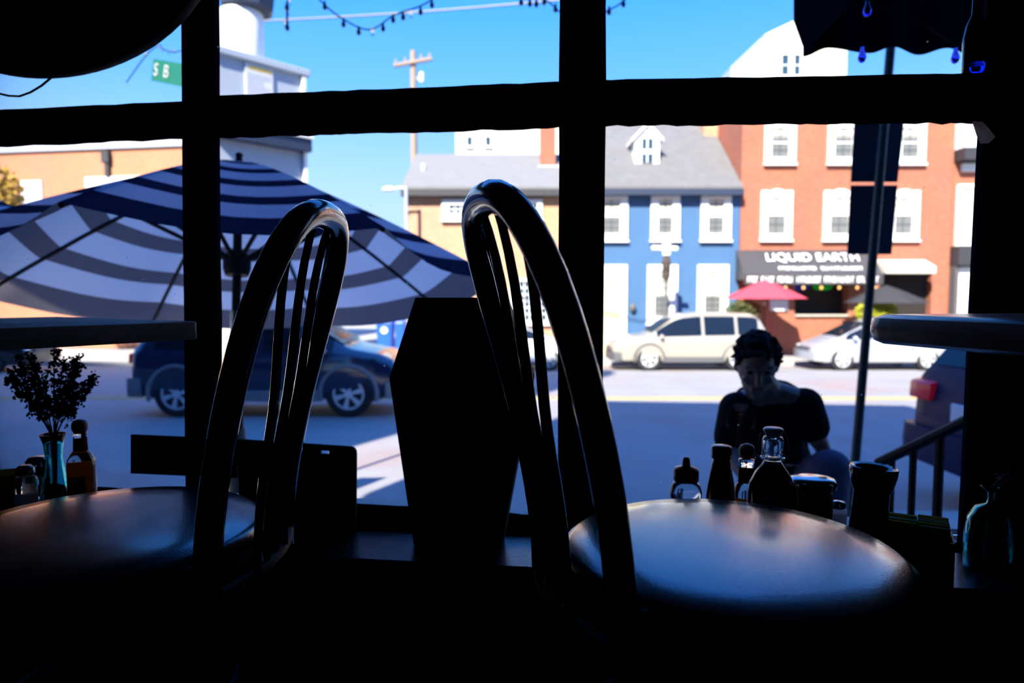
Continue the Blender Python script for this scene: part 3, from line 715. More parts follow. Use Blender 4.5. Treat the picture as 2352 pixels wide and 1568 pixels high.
# ================================================================== CARS  (front towards local +x, centre on the ground)
def car(label, loc, rz, paint, L, W, H, wb, rw, kind, clad=None, plate=False, cat='car', name='car'):
    t = thing(name, label, cat, loc, rz)
    hl = L / 2; xr, xf = -wb / 2 - (.02 if kind == 'suv' else .0), wb / 2
    zb = .22 if kind != 'suv' else .27
    # stations: x, hood/belt z, roof z, half width at belt, half width at roof
    if kind == 'suv':
        S = [(-hl, .62, .70, .72, .70), (-hl + .03, .98, 1.02, .80, .74), (-hl + .12, 1.02, 1.12, .86, .74), (-hl + .36, 1.04, H - .12, .89, .66), (-hl + .55, 1.04, H - .03, .90, .64), (-hl + 1.3, 1.03, H, .91, .65), (-.15, 1.01, H, .91, .65), (.35, 1.0, H - .06, .91, .64), (.62, 1.0, H - .17, .91, .63), (1.22, 1.0, 1.12, .90, .70), (1.34, .99, 1.07, .90, .74), (hl - .35, .92, .99, .87, .72), (hl - .12, .82, .88, .80, .64), (hl, .60, .66, .70, .6)]
        side = (-hl + .42, 1.08)
    elif kind == 'sedan':
        S = [(-hl, .62, .70, .66, .62), (-hl + .05, .92, .95, .76, .68), (-hl + .5, .96, 1.0, .83, .70), (-hl + .95, .96, 1.16, .86, .64), (-hl + 1.35, .95, H - .06, .88, .58), (-hl + 1.9, .94, H, .88, .58), (.1, .93, H, .88, .58), (.5, .92, H - .1, .88, .58), (1.15, .92, 1.0, .88, .66), (1.25, .90, .96, .87, .70), (hl - .35, .80, .86, .83, .66), (hl - .1, .70, .76, .76, .58), (hl, .52, .58, .66, .54)]
        side = (-hl + 1.0, 1.0)
    else:
        S = [(-hl, .62, .70, .70, .66), (-hl + .05, .95, 1.0, .78, .70), (-hl + .22, .98, 1.22, .84, .66), (-hl + .5, .98, H - .06, .86, .60), (-hl + 1.2, .96, H, .87, .59), (0, .95, H - .01, .87, .59), (.42, .94, H - .12, .87, .58), (1.3, .92, 1.0, .87, .66), (1.42, .90, .95, .86, .68), (hl - .4, .80, .85, .83, .66), (hl - .12, .68, .74, .76, .58), (hl, .50, .56, .66, .54)]
        side = (-hl + .34, 1.18)
    def lerpS(x):
        for a, b in zip(S, S[1:]):
            if a[0] <= x <= b[0]:
                f = (x - a[0]) / (b[0] - a[0]); return [p + (q - p) * f for p, q in zip(a, b)]
        return list(S[0] if x < S[0][0] else S[-1])
    def half(x):
        _, zl, zr, wl, wr = lerpS(x)
        e = min(1, (hl - abs(x)) / .3); lo = zb + .1 * (1 - e)
        wl_ = wl
        P = [(0, lo), (wl_ * .82, lo), (wl_ * .96, lo + .05), (wl_ * 1.0, lo + .22), (wl_ * 1.015, (lo + zl) / 2 + .08), (wl_ * .99, zl - .05), (wl_ * .965, zl)]
        g = zr - zl
        P += [(wl_ * .965 + (wr - wl_ * .965) * f, zl + g * h) for f, h in ((.3, .3), (.62, .62), (.9, .88))]
        P += [(wr * .86, zl + g * .97), (wr * .5, zr + .012), (0, zr + .02)]
        return P
    s = MB(); rings = []; N = 60
    for i in range(N + 1):
        x = -hl + L * i / N; h = half(x)
        rings.append([Vector((x, y, z)) for y, z in h] + [Vector((x, -y, z)) for y, z in h[-2:0:-1]])
    s.loft(rings); b = s.build('body', paint, t)
    c = MB()
    for x in (xr, xf):
        for sg in (-1, 1): c.tube([(x, sg * (W / 2 - .30), rw), (x, sg * (W / 2 + .2), rw)], rw + .06, 28)
    cut = c.build('cutter', paint)
    evaluated(b, [('BOOLEAN', dict(operation='DIFFERENCE', object=cut, solver='FLOAT' if False else 'EXACT'))])
    bpy.data.objects.remove(cut)
    for p in b.data.polygons: p.use_smooth = True
    try: b.data.set_sharp_from_angle(angle=math.radians(35))
    except Exception: pass
    # glass on the sides: grid between belt and roof
    def sidept(x, f, sg, off=.008):
        _, zl, zr, wl, wr = lerpS(x); g = zr - zl
        y = wl * .965 + (wr - wl * .965) * (f if f < .62 else .62 + (f - .62) * .28 / .26)
        return Vector((x, sg * (y + off), zl + g * f))
    x0, x1 = side
    def xslant(f, a, b_): return a, b_
    cuts = {'suv': [(x0, x0 + .62), (x0 + .70, x0 + 1.62), (x0 + 1.70, x1)], 'sedan': [(x0, x0 + .95), (x0 + 1.03, x1)], 'compact': [(x0, x0 + .45), (x0 + .52, x0 + 1.4), (x0 + 1.48, x1)]}[kind]
    for sg in (-1, 1):
        for a, b_ in cuts:
            s = MB(); K = 10; J = 4
            G = []
            for i in range(K + 1):
                x = a + (b_ - a) * i / K; _, zl, zr, *_r = lerpS(x); f1 = .86 if zr - zl > .2 else .5; f0 = .06
                G.append([s.bm.verts.new(sidept(x, f0 + (f1 - f0) * j / J, sg)) for j in range(J + 1)])
            for i in range(K):
                for j in range(J): s.bm.faces.new([G[i][j], G[i + 1][j], G[i + 1][j + 1], G[i][j + 1]])
            bmesh.ops.solidify(s.bm, geom=s.bm.faces[:], thickness=.004); s.build('side_window', 'carglass', t, True)
        xm = x1 - (.12 if kind == 'suv' else .22)
        s = MB(); s.ell((xm, sg * (W / 2 + .06), 1.03 if kind == 'suv' else .98), (.07, .11, .075)); s.build('side_mirror', paint, t, 'all')
        for a, b_ in cuts[-2:]:
            s = MB(); s.tube([((a + b_) / 2 - .28, sg * W / 2 * 1.0, .92), ((a + b_) / 2 - .1, sg * W / 2 * 1.0, .92)], .018, 8); s.build('door_handle', paint, t, True)
        s = MB(); xa = hl - .26
        s.ell((hl - .22, sg * W * .36, .74 if kind == 'suv' else .66), (.20, .12, .085)); s.build('headlight', 'headlens', t, 'all')
        if kind == 'suv': s = MB(); s.ell((hl - .40, sg * (W * .43 - .02), .76), (.10, .06, .06)); s.build('turn_signal', 'amberlens', t, 'all')
        tz = .93 if kind != 'sedan' else .80; ya, yb_ = sorted((sg * .52, sg * W * .455)); s = MB(); s.box8([(-hl - .012, ya, tz - .09), (-hl + .20, ya, tz - .06), (-hl + .20, yb_, tz - .06), (-hl - .012, yb_, tz - .09), (-hl + .0, ya, tz + .07), (-hl + .24, ya, tz + .11), (-hl + .24, yb_, tz + .11), (-hl + .0, yb_, tz + .07)]); s.build('tail_light', 'redlens', t, True, bevel=.025)
        for x in (xr, xf):
            # wheel with rim and spokes
            s = MB(); y = sg * (W / 2 - .11); s2 = MB()
            prof = [(rw * .62, -.10), (rw * .9, -.11), (rw * .985, -.085), (rw, 0), (rw * .985, .085), (rw * .9, .11), (rw * .62, .10)]
            rings = [[Vector((x + r * math.cos(2 * pi * k / 36), y + o, rw + r * math.sin(2 * pi * k / 36))) for k in range(36)] for r, o in prof]
            s.loft(rings, cap=True); wh = s.build('wheel', 'tyre', t, True)
            yo = y + sg * .112; yi = y + sg * .095
            for r0, r1 in ((rw * .58, rw * .66),):
                rr = [[Vector((x + r * math.cos(2 * pi * k / 36), yy, rw + r * math.sin(2 * pi * k / 36))) for k in range(36)] for r, yy in ((r0, yi), (r0, yo), (r1, yo), (r1, yi))]
                s2.loft(rr + [rr[0]], cap=False)
            ns = 6
            for k in range(ns):
                a = 2 * pi * k / ns + .3; da = .24
                p = lambda r, a_, yy: Vector((x + r * math.cos(a_), yy, rw + r * math.sin(a_)))
                s2.box8([p(rw * .12, a - da * 1.6, yi), p(rw * .6, a - da * .8, yi), p(rw * .6, a + da * .8, yi), p(rw * .12, a + da * 1.6, yi), p(rw * .12, a - da * 1.6, yo), p(rw * .6, a - da * .8, yo), p(rw * .6, a + da * .8, yo), p(rw * .12, a + da * 1.6, yo)])
            s2.tube([(x, yi, rw), (x, yo + sg * .008, rw)], rw * .17, 18)
            s2.build('rim', 'rim', wh)
            if clad:
                s = MB(); P = []
                for k in range(19):
                    a = -.25 + (pi + .5) * k / 18; r = rw + .075
                    P.append((x + r * math.cos(a), sg * (W / 2 + .0), rw + r * math.sin(a)))
                s.tube(P, (.035), 8); s.build('arch_trim', clad, t, True)
    # windscreens
    def quadglass(name, xa, xb, m='carglass'):
        s = MB(); K = 6; G = []
        for i in range(K + 1):
            x = xa + (xb - xa) * i / K; _, zl, zr, wl, wr = lerpS(x)
            G.append([s.bm.verts.new(Vector((x + (.012 if xa > 0 else -.012), wr * q, zr + .028 - .012 * abs(q)))) for q in (-.92, -.5, 0, .5, .92)])
        for i in range(K):
            for j in range(4): s.bm.faces.new([G[i][j], G[i + 1][j], G[i + 1][j + 1], G[i][j + 1]])
        bmesh.ops.solidify(s.bm, geom=s.bm.faces[:], thickness=.004); s.build(name, m, t, True)
    if kind == 'suv': quadglass('windscreen', .60, 1.2); quadglass('rear_window', -hl + .13, -hl + .36)
    elif kind == 'sedan': quadglass('windscreen', .5, 1.14); quadglass('rear_window', -hl + .55, -hl + 1.33)
    else: quadglass('windscreen', .44, 1.28); quadglass('rear_window', -hl + .06, -hl + .22)
    bm_ = clad or paint
    s = MB(); s.loft([[Vector((x, y, z)) for y, z in ((-w_, .30), (w_, .30), (w_ * 1.02, .42), (w_, .56), (-w_, .56), (-w_ * 1.02, .42))] for x, w_ in ((hl - .22, W * .49), (hl - .03, W * .44), (hl + .05, W * .34))]); s.build('front_bumper', bm_, t, True)
    s = MB(); s.loft([[Vector((x, y, z)) for y, z in ((-w_, .32), (w_, .32), (w_ * 1.02, .46), (w_, .62), (-w_, .62), (-w_ * 1.02, .46))] for x, w_ in ((-hl - .07, W * .40), (-hl - .02, W * .47), (-hl + .22, W * .495))]); s.build('rear_bumper', bm_, t, True)
    s = MB(); s.box(hl - .02, hl + .055, -W * .26, W * .26, .60, .70); s.build('grille', 'cladding', t, bevel=.01)
    if plate: s = MB(); s.box(-hl - .05, -hl - .02, -.16, .16, .72, .88); s.build('licence_plate', 'plate', t, bevel=.005)
    if clad:
        for sg in (-1, 1): s = MB(); s.box(xr + rw + .1, xf - rw - .1, sg * W / 2 - .05, sg * W / 2 + .015, zb - .01, zb + .16); s.build('sill_trim', clad, t, bevel=.01)
    return t
def wx(px, Y): return (px - 1176) / FPX * Y
def cgz(Y): return gz(Y)
# near pavement lane
Y = 11.45
car('dark blue sport utility car on the street beyond the striped umbrella, front to the right', (wx(600, 10.56) , Y, gz(10.8)), .0, 'bluecar', 4.25, 1.78, 1.66, 2.66, .37, 'suv', 'lightcladding', name='suv_car')
Y = 21.2
car('pale gold sport utility car parked before the blue house, front to the left', (wx(1592, 20.4), Y, gz(20.6)), pi, 'tancar', 4.75, 1.80, 1.73, 2.62, .37, 'suv', 'cladding', name='suv_car')
car('white car parked across the street, mostly behind the coffin case', (wx(1163, 20.4), Y, gz(20.6)), 0, 'whitecar', 4.2, 1.74, 1.48, 2.55, .34, 'compact')
car('silver compact car parked before the red brick shop, under the right table', (wx(2035, 20.4), Y, gz(20.6)), pi, 'silvercar', 4.2, 1.74, 1.56, 2.55, .34, 'compact')
car('dark car far left across the street, below the worn table edge', (wx(-135, 19.5), 20.4, gz(20.2)), 0, 'blackcar', 4.6, 1.76, 1.45, 2.7, .33, 'sedan')
car('navy car parked at the right curb, red tail light showing beside the window jamb', (3.62 + 2.3, 5.35, gz(5.35)), 0, 'navycar', 4.6, 1.82, 1.62, 2.7, .35, 'suv', None, True, name='suv_car')

# ================================================================== HOUSES ACROSS THE STREET
def fx(px, Y, py=600): return at(px, py, Y).x
def fz(py, Y, px=1176): return at(px, py, Y).z
def house_window(parent, px0, px1, py0, py1, Y, o, fr=.0, split=True, arch=False, muntin=(2, 4), pane='housepane', surround='white', fw=13, blind=.0, sash=True):
    x0, x1 = fx(px0, Y), fx(px1, Y); zt, zb = fz(py0, Y), fz(py1, Y); k = Y / FPX; w = fw * k
    s = MB(); d0, d1 = Y - .10, Y + .02
    b = lambda a, c, e, f, q0=d0, q1=d1: s.box(a - o.x, c - o.x, q0 - o.y, q1 - o.y, e - o.z, f - o.z)
    b(x0, x0 + w, zb, zt); b(x1 - w, x1, zb, zt); b(x0 + w, x1 - w, zb, zb + w * .9)
    if arch:
        n = 10; P = [(x0 + w, zt - w), (x0 + w, zt - w * .2)] + [(x0 + w + (x1 - x0 - 2 * w) * i / n, zt - w * .2 + .1 * math.sin(pi * i / n)) for i in range(1, n)] + [(x1 - w, zt - w * .2), (x1 - w, zt - w)]
        s.prism(P, d0, d1, lambda p, d: Vector((p[0], d, p[1])) - o)
    else: b(x0 + w, x1 - w, zt - w * .8, zt)
    b(x0 - .04, x1 + .04, zb - .07, zb, Y - .17, d1)
    ix0, ix1, iz0, iz1 = x0 + w, x1 - w, zb + w * .9, zt - w * .8; m = .018
    if split: b(ix0, ix1, (iz0 + iz1) / 2 - .03, (iz0 + iz1) / 2 + .03, Y - .05, Y)
    f = s.build('window', surround, parent)
    if max(muntin) > 1:
        s = MB()
        for i in range(1, muntin[0]): xx = ix0 + (ix1 - ix0) * i / muntin[0]; b(xx - m, xx + m, iz0, iz1, Y - .035, Y - .02)
        for i in range(1, muntin[1]): z2 = iz0 + (iz1 - iz0) * i / muntin[1]; b(ix0, ix1, z2 - m, z2 + m, Y - .033, Y - .021)
        s.build('glazing_bars', 'muntin' if surround == 'white' and pane == 'housepane' else surround, f)
    s = MB(); s.box(ix0 - o.x, ix1 - o.x, Y - .02 - o.y, Y - .012 - o.y, iz0 - o.z, iz1 - o.z); s.build('pane', pane, f)
    if blind: s = MB(); s.box(ix0 - o.x, ix1 - o.x, Y - .032 - o.y, Y - .024 - o.y, iz0 + (iz1 - iz0) * (1 - blind) - o.z, iz1 - o.z); s.build('blind', 'blind', f)
    return f
YF = 25.0; GZ = -1.36
# --- low brick house with a pale grey roof
x0, x1 = fx(932, YF), fx(1338, YF); ez, rz_ = fz(437, YF), fz(362, YF + 3.6)
o = Vector(((x0 + x1) / 2, YF, GZ))
H = thing('brick_house', 'low tan brick house with pale grey roof, left of the blue house', 'house', o)
L_ = lambda x, y, z: Vector((x, y, z)) - o
s = MB(); s.prism([(YF, GZ), (YF, ez), (YF + 3.6, rz_ - .1), (YF + 7.2, ez), (YF + 7.2, GZ)], x0, x1, lambda p, d: L_(d, p[0], p[1])); s.build('wall', 'tanbrick', H)
s = MB(); s.prism([(YF - .25, ez), (YF + 3.6, rz_), (YF + 7.4, ez), (YF + 7.4, ez + .14), (YF + 3.6, rz_ + .14), (YF - .25, ez + .1)], x0 - .1, x1, lambda p, d: L_(d, p[0], p[1])); s.build('roof', 'paleslate', H)
s = MB(); s.box8([L_(*c) for c in ((x0 - .1, YF - .36, ez - .24), (x1, YF - .36, ez - .24), (x1, YF - .001, ez - .24), (x0 - .1, YF - .001, ez - .24), (x0 - .1, YF - .36, ez + .0), (x1, YF - .36, ez + .0), (x1, YF - .001, ez + .0), (x0 - .1, YF - .001, ez + .0))]); s.build('gutter', 'gutter', H)
house_window(H, 1016, 1090, 458, 505, YF, o, split=False, muntin=(3, 2), fw=16, pane='darkpane'); house_window(H, 1190, 1245, 458, 505, YF, o, split=False, muntin=(3, 2), fw=12, pane='darkpane')
house_window(H, 1172, 1262, 640, 742, YF, o, split=False, muntin=(6, 6), fw=7, pane='darkpane')
house_window(H, 1000, 1075, 620, 742, YF, o, split=True, muntin=(2, 4), fw=10)
s = MB(); xa, xb = fx(1241, YF + 2.2), fx(1275, YF + 2.2); s.box8([L_(*c) for c in ((xa, YF + 2.2, ez + .8), (xb, YF + 2.2, ez + .8), (xb, YF + 3.1, ez + .8), (xa, YF + 3.1, ez + .8), (xa, YF + 2.2, fz(275, YF + 2.2)), (xb, YF + 2.2, fz(275, YF + 2.2)), (xb, YF + 3.1, fz(275, YF + 2.2)), (xa, YF + 3.1, fz(275, YF + 2.2)))]); s.build('chimney', 'redbrick', H)
s = MB(); s.box8([L_(*c) for c in ((xa - .1, YF + 2.0, ez + .85), (xb + .3, YF + 2.0, ez + .85), (xb + .3, YF + 3.2, ez + 1.2), (xa - .1, YF + 3.2, ez + 1.2), (xa - .1, YF + 2.0, ez + 1.25), (xb + .3, YF + 2.0, ez + 1.25), (xb + .3, YF + 3.2, ez + 1.5), (xa - .1, YF + 3.2, ez + 1.5))]); s.build('flashing', 'white', H)
s = MB(); p = at(972, 392, YF + 1.6); s.tube([L_(p.x, p.y, p.z - .3), L_(p.x, p.y, p.z + .25)], .07, 10); s.build('vent_pipe', 'white', H)
# --- blue house
x0, x1 = fx(1343, YF), fx(1697, YF); ez, rz_ = fz(437, YF), fz(284, YF + 4.2)
o = Vector(((x0 + x1) / 2, YF, GZ)); L_ = lambda x, y, z: Vector((x, y, z)) - o
H = thing('blue_house', 'blue painted rowhouse with dormer and white windows, behind the gold car', 'house', o)
s = MB(); s.prism([(YF, GZ), (YF, ez), (YF + 4.2, rz_ - .1), (YF + 8, ez), (YF + 8, GZ)], x0, x1, lambda p, d: L_(d, p[0], p[1])); s.build('wall', 'bluewall', H)
s = MB(); s.prism([(YF - .3, ez - .02), (YF + 4.2, rz_), (YF + 8.2, ez), (YF + 8.2, ez + .14), (YF + 4.2, rz_ + .14), (YF - .3, ez + .1)], x0, x1, lambda p, d: L_(d, p[0], p[1])); s.build('roof', 'slate', H)
s = MB(); c = ((x0, YF - .42), (x1, YF - .42), (x1, YF - .001), (x0, YF - .001)); s.box8([L_(a, b, ez - .22) for a, b in c] + [L_(a, b, ez - .0) for a, b in c]); s.build('gutter', 'navymetal', H)
for a, b in ((1366, 1440), (1493, 1559), (1607, 1676)): house_window(H, a, b, 443, 552, YF, o, muntin=(2, 6), fw=17, blind=.5)
for a, b in ((1487, 1556), (1602, 1673)): house_window(H, a, b, 608, 742, YF, o, muntin=(2, 8), fw=17, blind=.55)
s = MB(); a, b = fx(1372, YF), fx(1440, YF); zt = fz(608, YF)
for q0, q1 in ((a, a + .16), (b - .2, b)): s.box(q0 - o.x, q1 - o.x, -.1, .02, 0, zt - GZ)
s.box(a + .16 - o.x, b - .2 - o.x, -.1, .02, fz(648, YF) - GZ, zt - GZ); d = s.build('door', 'white', H)
s = MB(); s.box(a + .16 - o.x, b - .2 - o.x, -.06, -.01, 0, fz(648, YF) - GZ); s.build('door_panel', 'doorcream', d)
s = MB(); p = at(1452, 706, YF) - o; s.ell((p.x, -.12, p.z), (.12, .11, .16)); s.build('wall_lamp', 'cladding', H, 'all')
# dormer
yd = YF + 1.1; xa, xb = fx(1455, yd), fx(1511, yd); zt, zb, zp = fz(322, yd), fz(384, yd), fz(290, yd); xm = (xa + xb) / 2
s = MB(); s.prism([(xa, zb), (xb, zb), (xb, zt), (xm, zp), (xa, zt)], yd, yd + 2.6, lambda p, d: L_(p[0], d, p[1])); dm = s.build('dormer', 'white', H)
s = MB()
for sg, xe in ((-1, xa), (1, xb)):
    s.prism([(xm, zp + .02), (xe + sg * .12, zt - .06), (xe + sg * .12, zt + .06), (xm, zp + .14)], yd - .12, yd + 2.7, lambda p, d: L_(p[0], d, p[1]))
s.build('dormer_trim', 'white', dm)
s = MB(); a, b = fx(1471, yd), fx(1496, yd); s.box(a - o.x, b - o.x, 1.1 - .03, 1.1 - .01, fz(374, yd) - GZ, fz(318, yd) - GZ); s.build('pane', 'darkpane', dm)
s = MB(); zz = (fz(374, yd) + fz(318, yd)) / 2 - GZ; s.box(a - o.x, b - o.x, 1.04, 1.068, zz - .12, zz + .04); s.box(xm - .02 - o.x, xm + .02 - o.x, 1.04, 1.068, fz(374, yd) - GZ, fz(318, yd) - GZ); s.build('sash', 'white', dm)
s = MB(); p = at(1630, 300, YF + 3.4) - o; s.box(p.x - .35, p.x + .35, 3.0, 3.9, p.z - .5, p.z + .6); s.build('chimney', 'tanbrick', H)
# --- red brick building with the shop
x0, x1 = fx(1699, YF), fx(2180, YF); top = fz(222, YF)
o = Vector(((x0 + x1) / 2, YF, GZ)); L_ = lambda x, y, z: Vector((x, y, z)) - o
H = thing('red_brick_building', 'tall red brick corner shop building with white windows, right of the blue house', 'building', o)
s = MB(); ax0, ax1, az0, az1 = fx(1828, YF), fx(1952, YF), fz(722, YF), fz(650, YF); bx0, bx1, bz1 = fx(2022, YF), fx(2142, YF), fz(628, YF)
for a, b, e, f in ((x0, ax0, GZ, top), (ax0, ax1, GZ, az0), (ax0, ax1, az1, top), (ax1, bx0, GZ, top), (bx0, bx1, bz1, top), (bx1, x1, GZ, top)): s.box(a - o.x, b - o.x, 0, 9, e - GZ, f - GZ)
bmesh.ops.remove_doubles(s.bm, verts=s.bm.verts, dist=1e-4)
s.build('wall', 'redbrick', H)
s = MB(); s.box(ax0 - o.x, ax1 - o.x, .5, .55, az0 - GZ, az1 - GZ); s.build('shop_window', 'dark', H)
s = MB(); s.box(ax0 - o.x, ax1 - o.x, -.12, .5, az0 - GZ - .06, az0 - GZ); s.build('window_ledge', 'blind', H)
s = MB(); s.box(bx0 - o.x, bx1 - o.x, .3, .35, 0, bz1 - GZ)
for i in range(14): xx = bx0 + (bx1 - bx0) * (i + .5) / 14 - o.x; s.box(xx - .03, xx + .03, .24, .3, 0, bz1 - GZ)
s.build('slatted_door', 'dark', H)
s = MB(); s.box(x0 - o.x + .01, x1 - o.x - .01, -.25, .3, top - GZ, top - GZ + .35); s.build('cornice', 'gutter', H)
for a, b in ((1749, 1819), (1892, 1963), (2044, 2113)): house_window(H, a, b, 282, 376, YF, o, muntin=(2, 4), fw=15, blind=.3)
for a, b in ((1744, 1815), (1887, 1960), (2034, 2105)): house_window(H, a, b, 438, 551, YF, o, muntin=(2, 4), fw=15, blind=.5, arch=True)
# neon in the shop window, and things on its ledge
for nm, px0, px1, mm, lb in (('neon_sign', 1836, 1868, 'neonblue', 'small blue neon sign in the dark shop window'), ('neon_sign', 1880, 1922, 'neongreen', 'small green neon sign in the dark shop window')):
    xa, xb, z = fx(px0, YF), fx(px1, YF), fz(658, YF); o2 = Vector(((xa + xb) / 2, YF + .35, z)); t = thing(nm, lb, 'sign', o2); w = (xb - xa) / 2
    s = MB(); s.tube([(w * math.cos(2 * pi * i / 24), 0, .1 * math.sin(2 * pi * i / 24)) for i in range(25)], .02, 6); s.tube([(-w * .6, 0, 0), (-w * .2, 0, .05), (w * .2, 0, -.05), (w * .6, 0, 0)], .025, 6); s.build('tube_light', mm, t)
    s = MB(); s.box(-w, w, .03, .06, -.11, .11); s.build('backing', 'dark', t); s = MB(); s.box(-w, -w + .02, .025, .03, .1, .3); s.build('hanger', 'dark', t)
# shop awning with its lettering
ya = YF - 1.0; xa, xb = fx(1711, ya), fx(2030, ya); o2 = Vector(((xa + xb) / 2, YF, fz(648, ya)))
AW = thing('shop_awning', 'black shop awning with white lettering on the red brick building', 'awning', o2)
z0, z1, z2 = fz(642, ya), fz(630, ya), fz(574, YF)
s = MB(); s.prism([(YF - .01, z2), (ya, z1), (ya, z1 - .04), (YF - .01, z2 - .06)], xa, xb, lambda p, d: Vector((d, p[0], p[1])) - o2)
for xx in (xa, xb - .03): s.prism([(YF - .01, z2 - .06), (ya + .02, z1 - .04), (ya + .02, z0), (YF - .01, z0)], xx, xx + .03, lambda p, d: Vector((d, p[0], p[1])) - o2)
s.build('canopy', 'awningblack', AW)
s = MB(); zv = fz(653, ya); s.box(xa - o2.x, xb - o2.x, ya - .02 - o2.y, ya - o2.y, zv - o2.z, z1 - o2.z); vl = s.build('valance', 'awningblack', AW)
sl = math.atan2(z2 - z1, YF - ya); cxs = (fx(1760, YF - .5) + fx(1975, YF - .5)) / 2
def onslope(f): return Vector((cxs, ya + (YF - ya) * f, z1 + (z2 - z1) * f)) - o2 + Vector((0, -.03, .03))
R_ = Matrix.Rotation(sl, 4, 'X')
text('lettering', 'LIQUID EARTH', .62, .012, 'whitetext', AW, Matrix.Translation(onslope(.64)) @ R_ @ Matrix.Scale(.82, 4, (1, 0, 0)), shear=.15)
def strokes(parent, xc, words, y, zc_, h, mtx, pitch=.1):
    s = MB(); x = xc; rnd = random.Random(3)
    for w in words:
        for i in range(w):
            s.box(x, x + pitch * .3, -h / 2, h / 2, 0, .012)
            if rnd.random() < .7: s.box(x + pitch * .3, x + pitch * .72, h * .3, h / 2, 0, .012)
            if rnd.random() < .5: s.box(x + pitch * .3, x + pitch * .72, -h / 2, -h * .3, 0, .012)
            x += pitch
        x += pitch
    bmesh.ops.transform(s.bm, matrix=mtx, verts=s.bm.verts); return s.build('small_lettering', 'whitetext', parent)
strokes(AW, -1.5, (12, 13), 0, 0, .17, Matrix.Translation(onslope(.2) + Vector((.16, 0, 0))) @ R_, .115)
strokes(vl, -2.33, (4, 5, 6, 9, 11, 3, 4), 0, 0, .21, Matrix.Translation(Vector((0, ya - .022, (zv + z1) / 2)) - Vector((0, o2.y, o2.z))) @ RX90, .096)
yb_ = ya + .1
t = thing('string_light', 'row of warm bulbs strung under the shop awning', 'string light', Vector((0, yb_, fz(655, yb_))))
s = MB(); s.tube([(xa + .1 + (xb - xa - .2) * i / 28, 0, -.02 * abs(math.sin(pi * i / 4)) + .02) for i in range(29)], .012, 6); s.build('cable', 'dark', t)
for i in range(8):
    s = MB(); s.ell((xa + .22 + (xb - xa - .44) * i / 7, 0, -.08), (.055, .055, .07), 10, 6); s.build('bulb', 'amber', t, 'all')
# white awning right of the shop
ya2 = YF - .7; xa, xb = fx(2036, ya2), fx(2152, ya2); o2 = Vector(((xa + xb) / 2, YF, fz(628, ya2))); s = MB()
s.prism([(YF - .01, fz(596, YF)), (ya2, fz(612, ya2)), (ya2, fz(628, ya2)), (YF - .01, fz(628, ya2))], xa, xb, lambda p, d: Vector((d, p[0], p[1])) - o2)
q = s.build('door_awning', 'cream', bevel=.03); q.location = o2; tag(q, 'plain cream awning over the slatted doorway, right of the black shop awning', 'awning')
p = at(1795, 712, 24.7); t = thing('menu_board', 'small white board on the brick wall under the pink umbrella', 'sign', (p.x, YF - .02, fz(714, YF)))
s = MB(); s.box(-.33, .33, -.05, -.01, 0, .42); s.build('board', 'plate', t, bevel=.01); s = MB(); s.box(-.35, .35, -.04, .0, -.02, .0); s.build('ledge', 'cladding', t)
# --- narrow house at far right
x0, x1 = fx(2183, YF), fx(2420, YF); top = fz(215, YF); o = Vector(((x0 + x1) / 2, YF, GZ)); L_ = lambda x, y, z: Vector((x, y, z)) - o
H = thing('bay_fronted_house', 'brick house with dark shopfront and white bay, at the right window jamb', 'house', o)
s = MB(); s.box(x0 - o.x, x1 - o.x, .05, 8, 0, top - GZ); s.build('wall', 'redbrick', H)
s = MB(); s.box(fx(2180, YF) - o.x + .05, x1 - o.x, -.5, .05, fz(345, YF) - GZ, fz(240, YF) - GZ); s.build('bay', 'white', H)
s = MB(); s.box(fx(2180, YF) - o.x + .05, x1 - o.x, -.55, .05, fz(372, YF) - GZ, fz(345, YF) - GZ); s.build('bay_base', 'gutter', H)
s = MB(); s.box(fx(2199, YF) - o.x, x1 - o.x, -.1, .05, fz(394, YF) - GZ, fz(376, YF) - GZ); s.build('stone_band', 'white', H)
house_window(H, 2190, 2268, 424, 566, YF, o, muntin=(2, 2), fw=10, pane='blind')
s = MB(); s.box(fx(2182, YF) - o.x + .02, x1 - o.x, -.45, .05, fz(610, YF) - GZ, fz(566, YF) - GZ); s.build('shop_cornice', 'gutter', H)
s = MB(); s.box(fx(2184, YF) - o.x, fx(2192, YF) - o.x, -.3, .05, 0, fz(610, YF) - GZ); s.box(fx(2192, YF) - o.x, x1 - o.x, -.1, .05, 0, fz(610, YF) - GZ); s.build('shopfront', 'cladding', H)
s = MB(); s.box(fx(2194, YF) - o.x, fx(2262, YF) - o.x, -.15, -.1, .2, fz(614, YF) - GZ); s.box(fx(2194, YF) - o.x, fx(2262, YF) - o.x, -.17, -.15, fz(690, YF) - GZ - .06, fz(690, YF) - GZ); s.build('door', 'white', H)
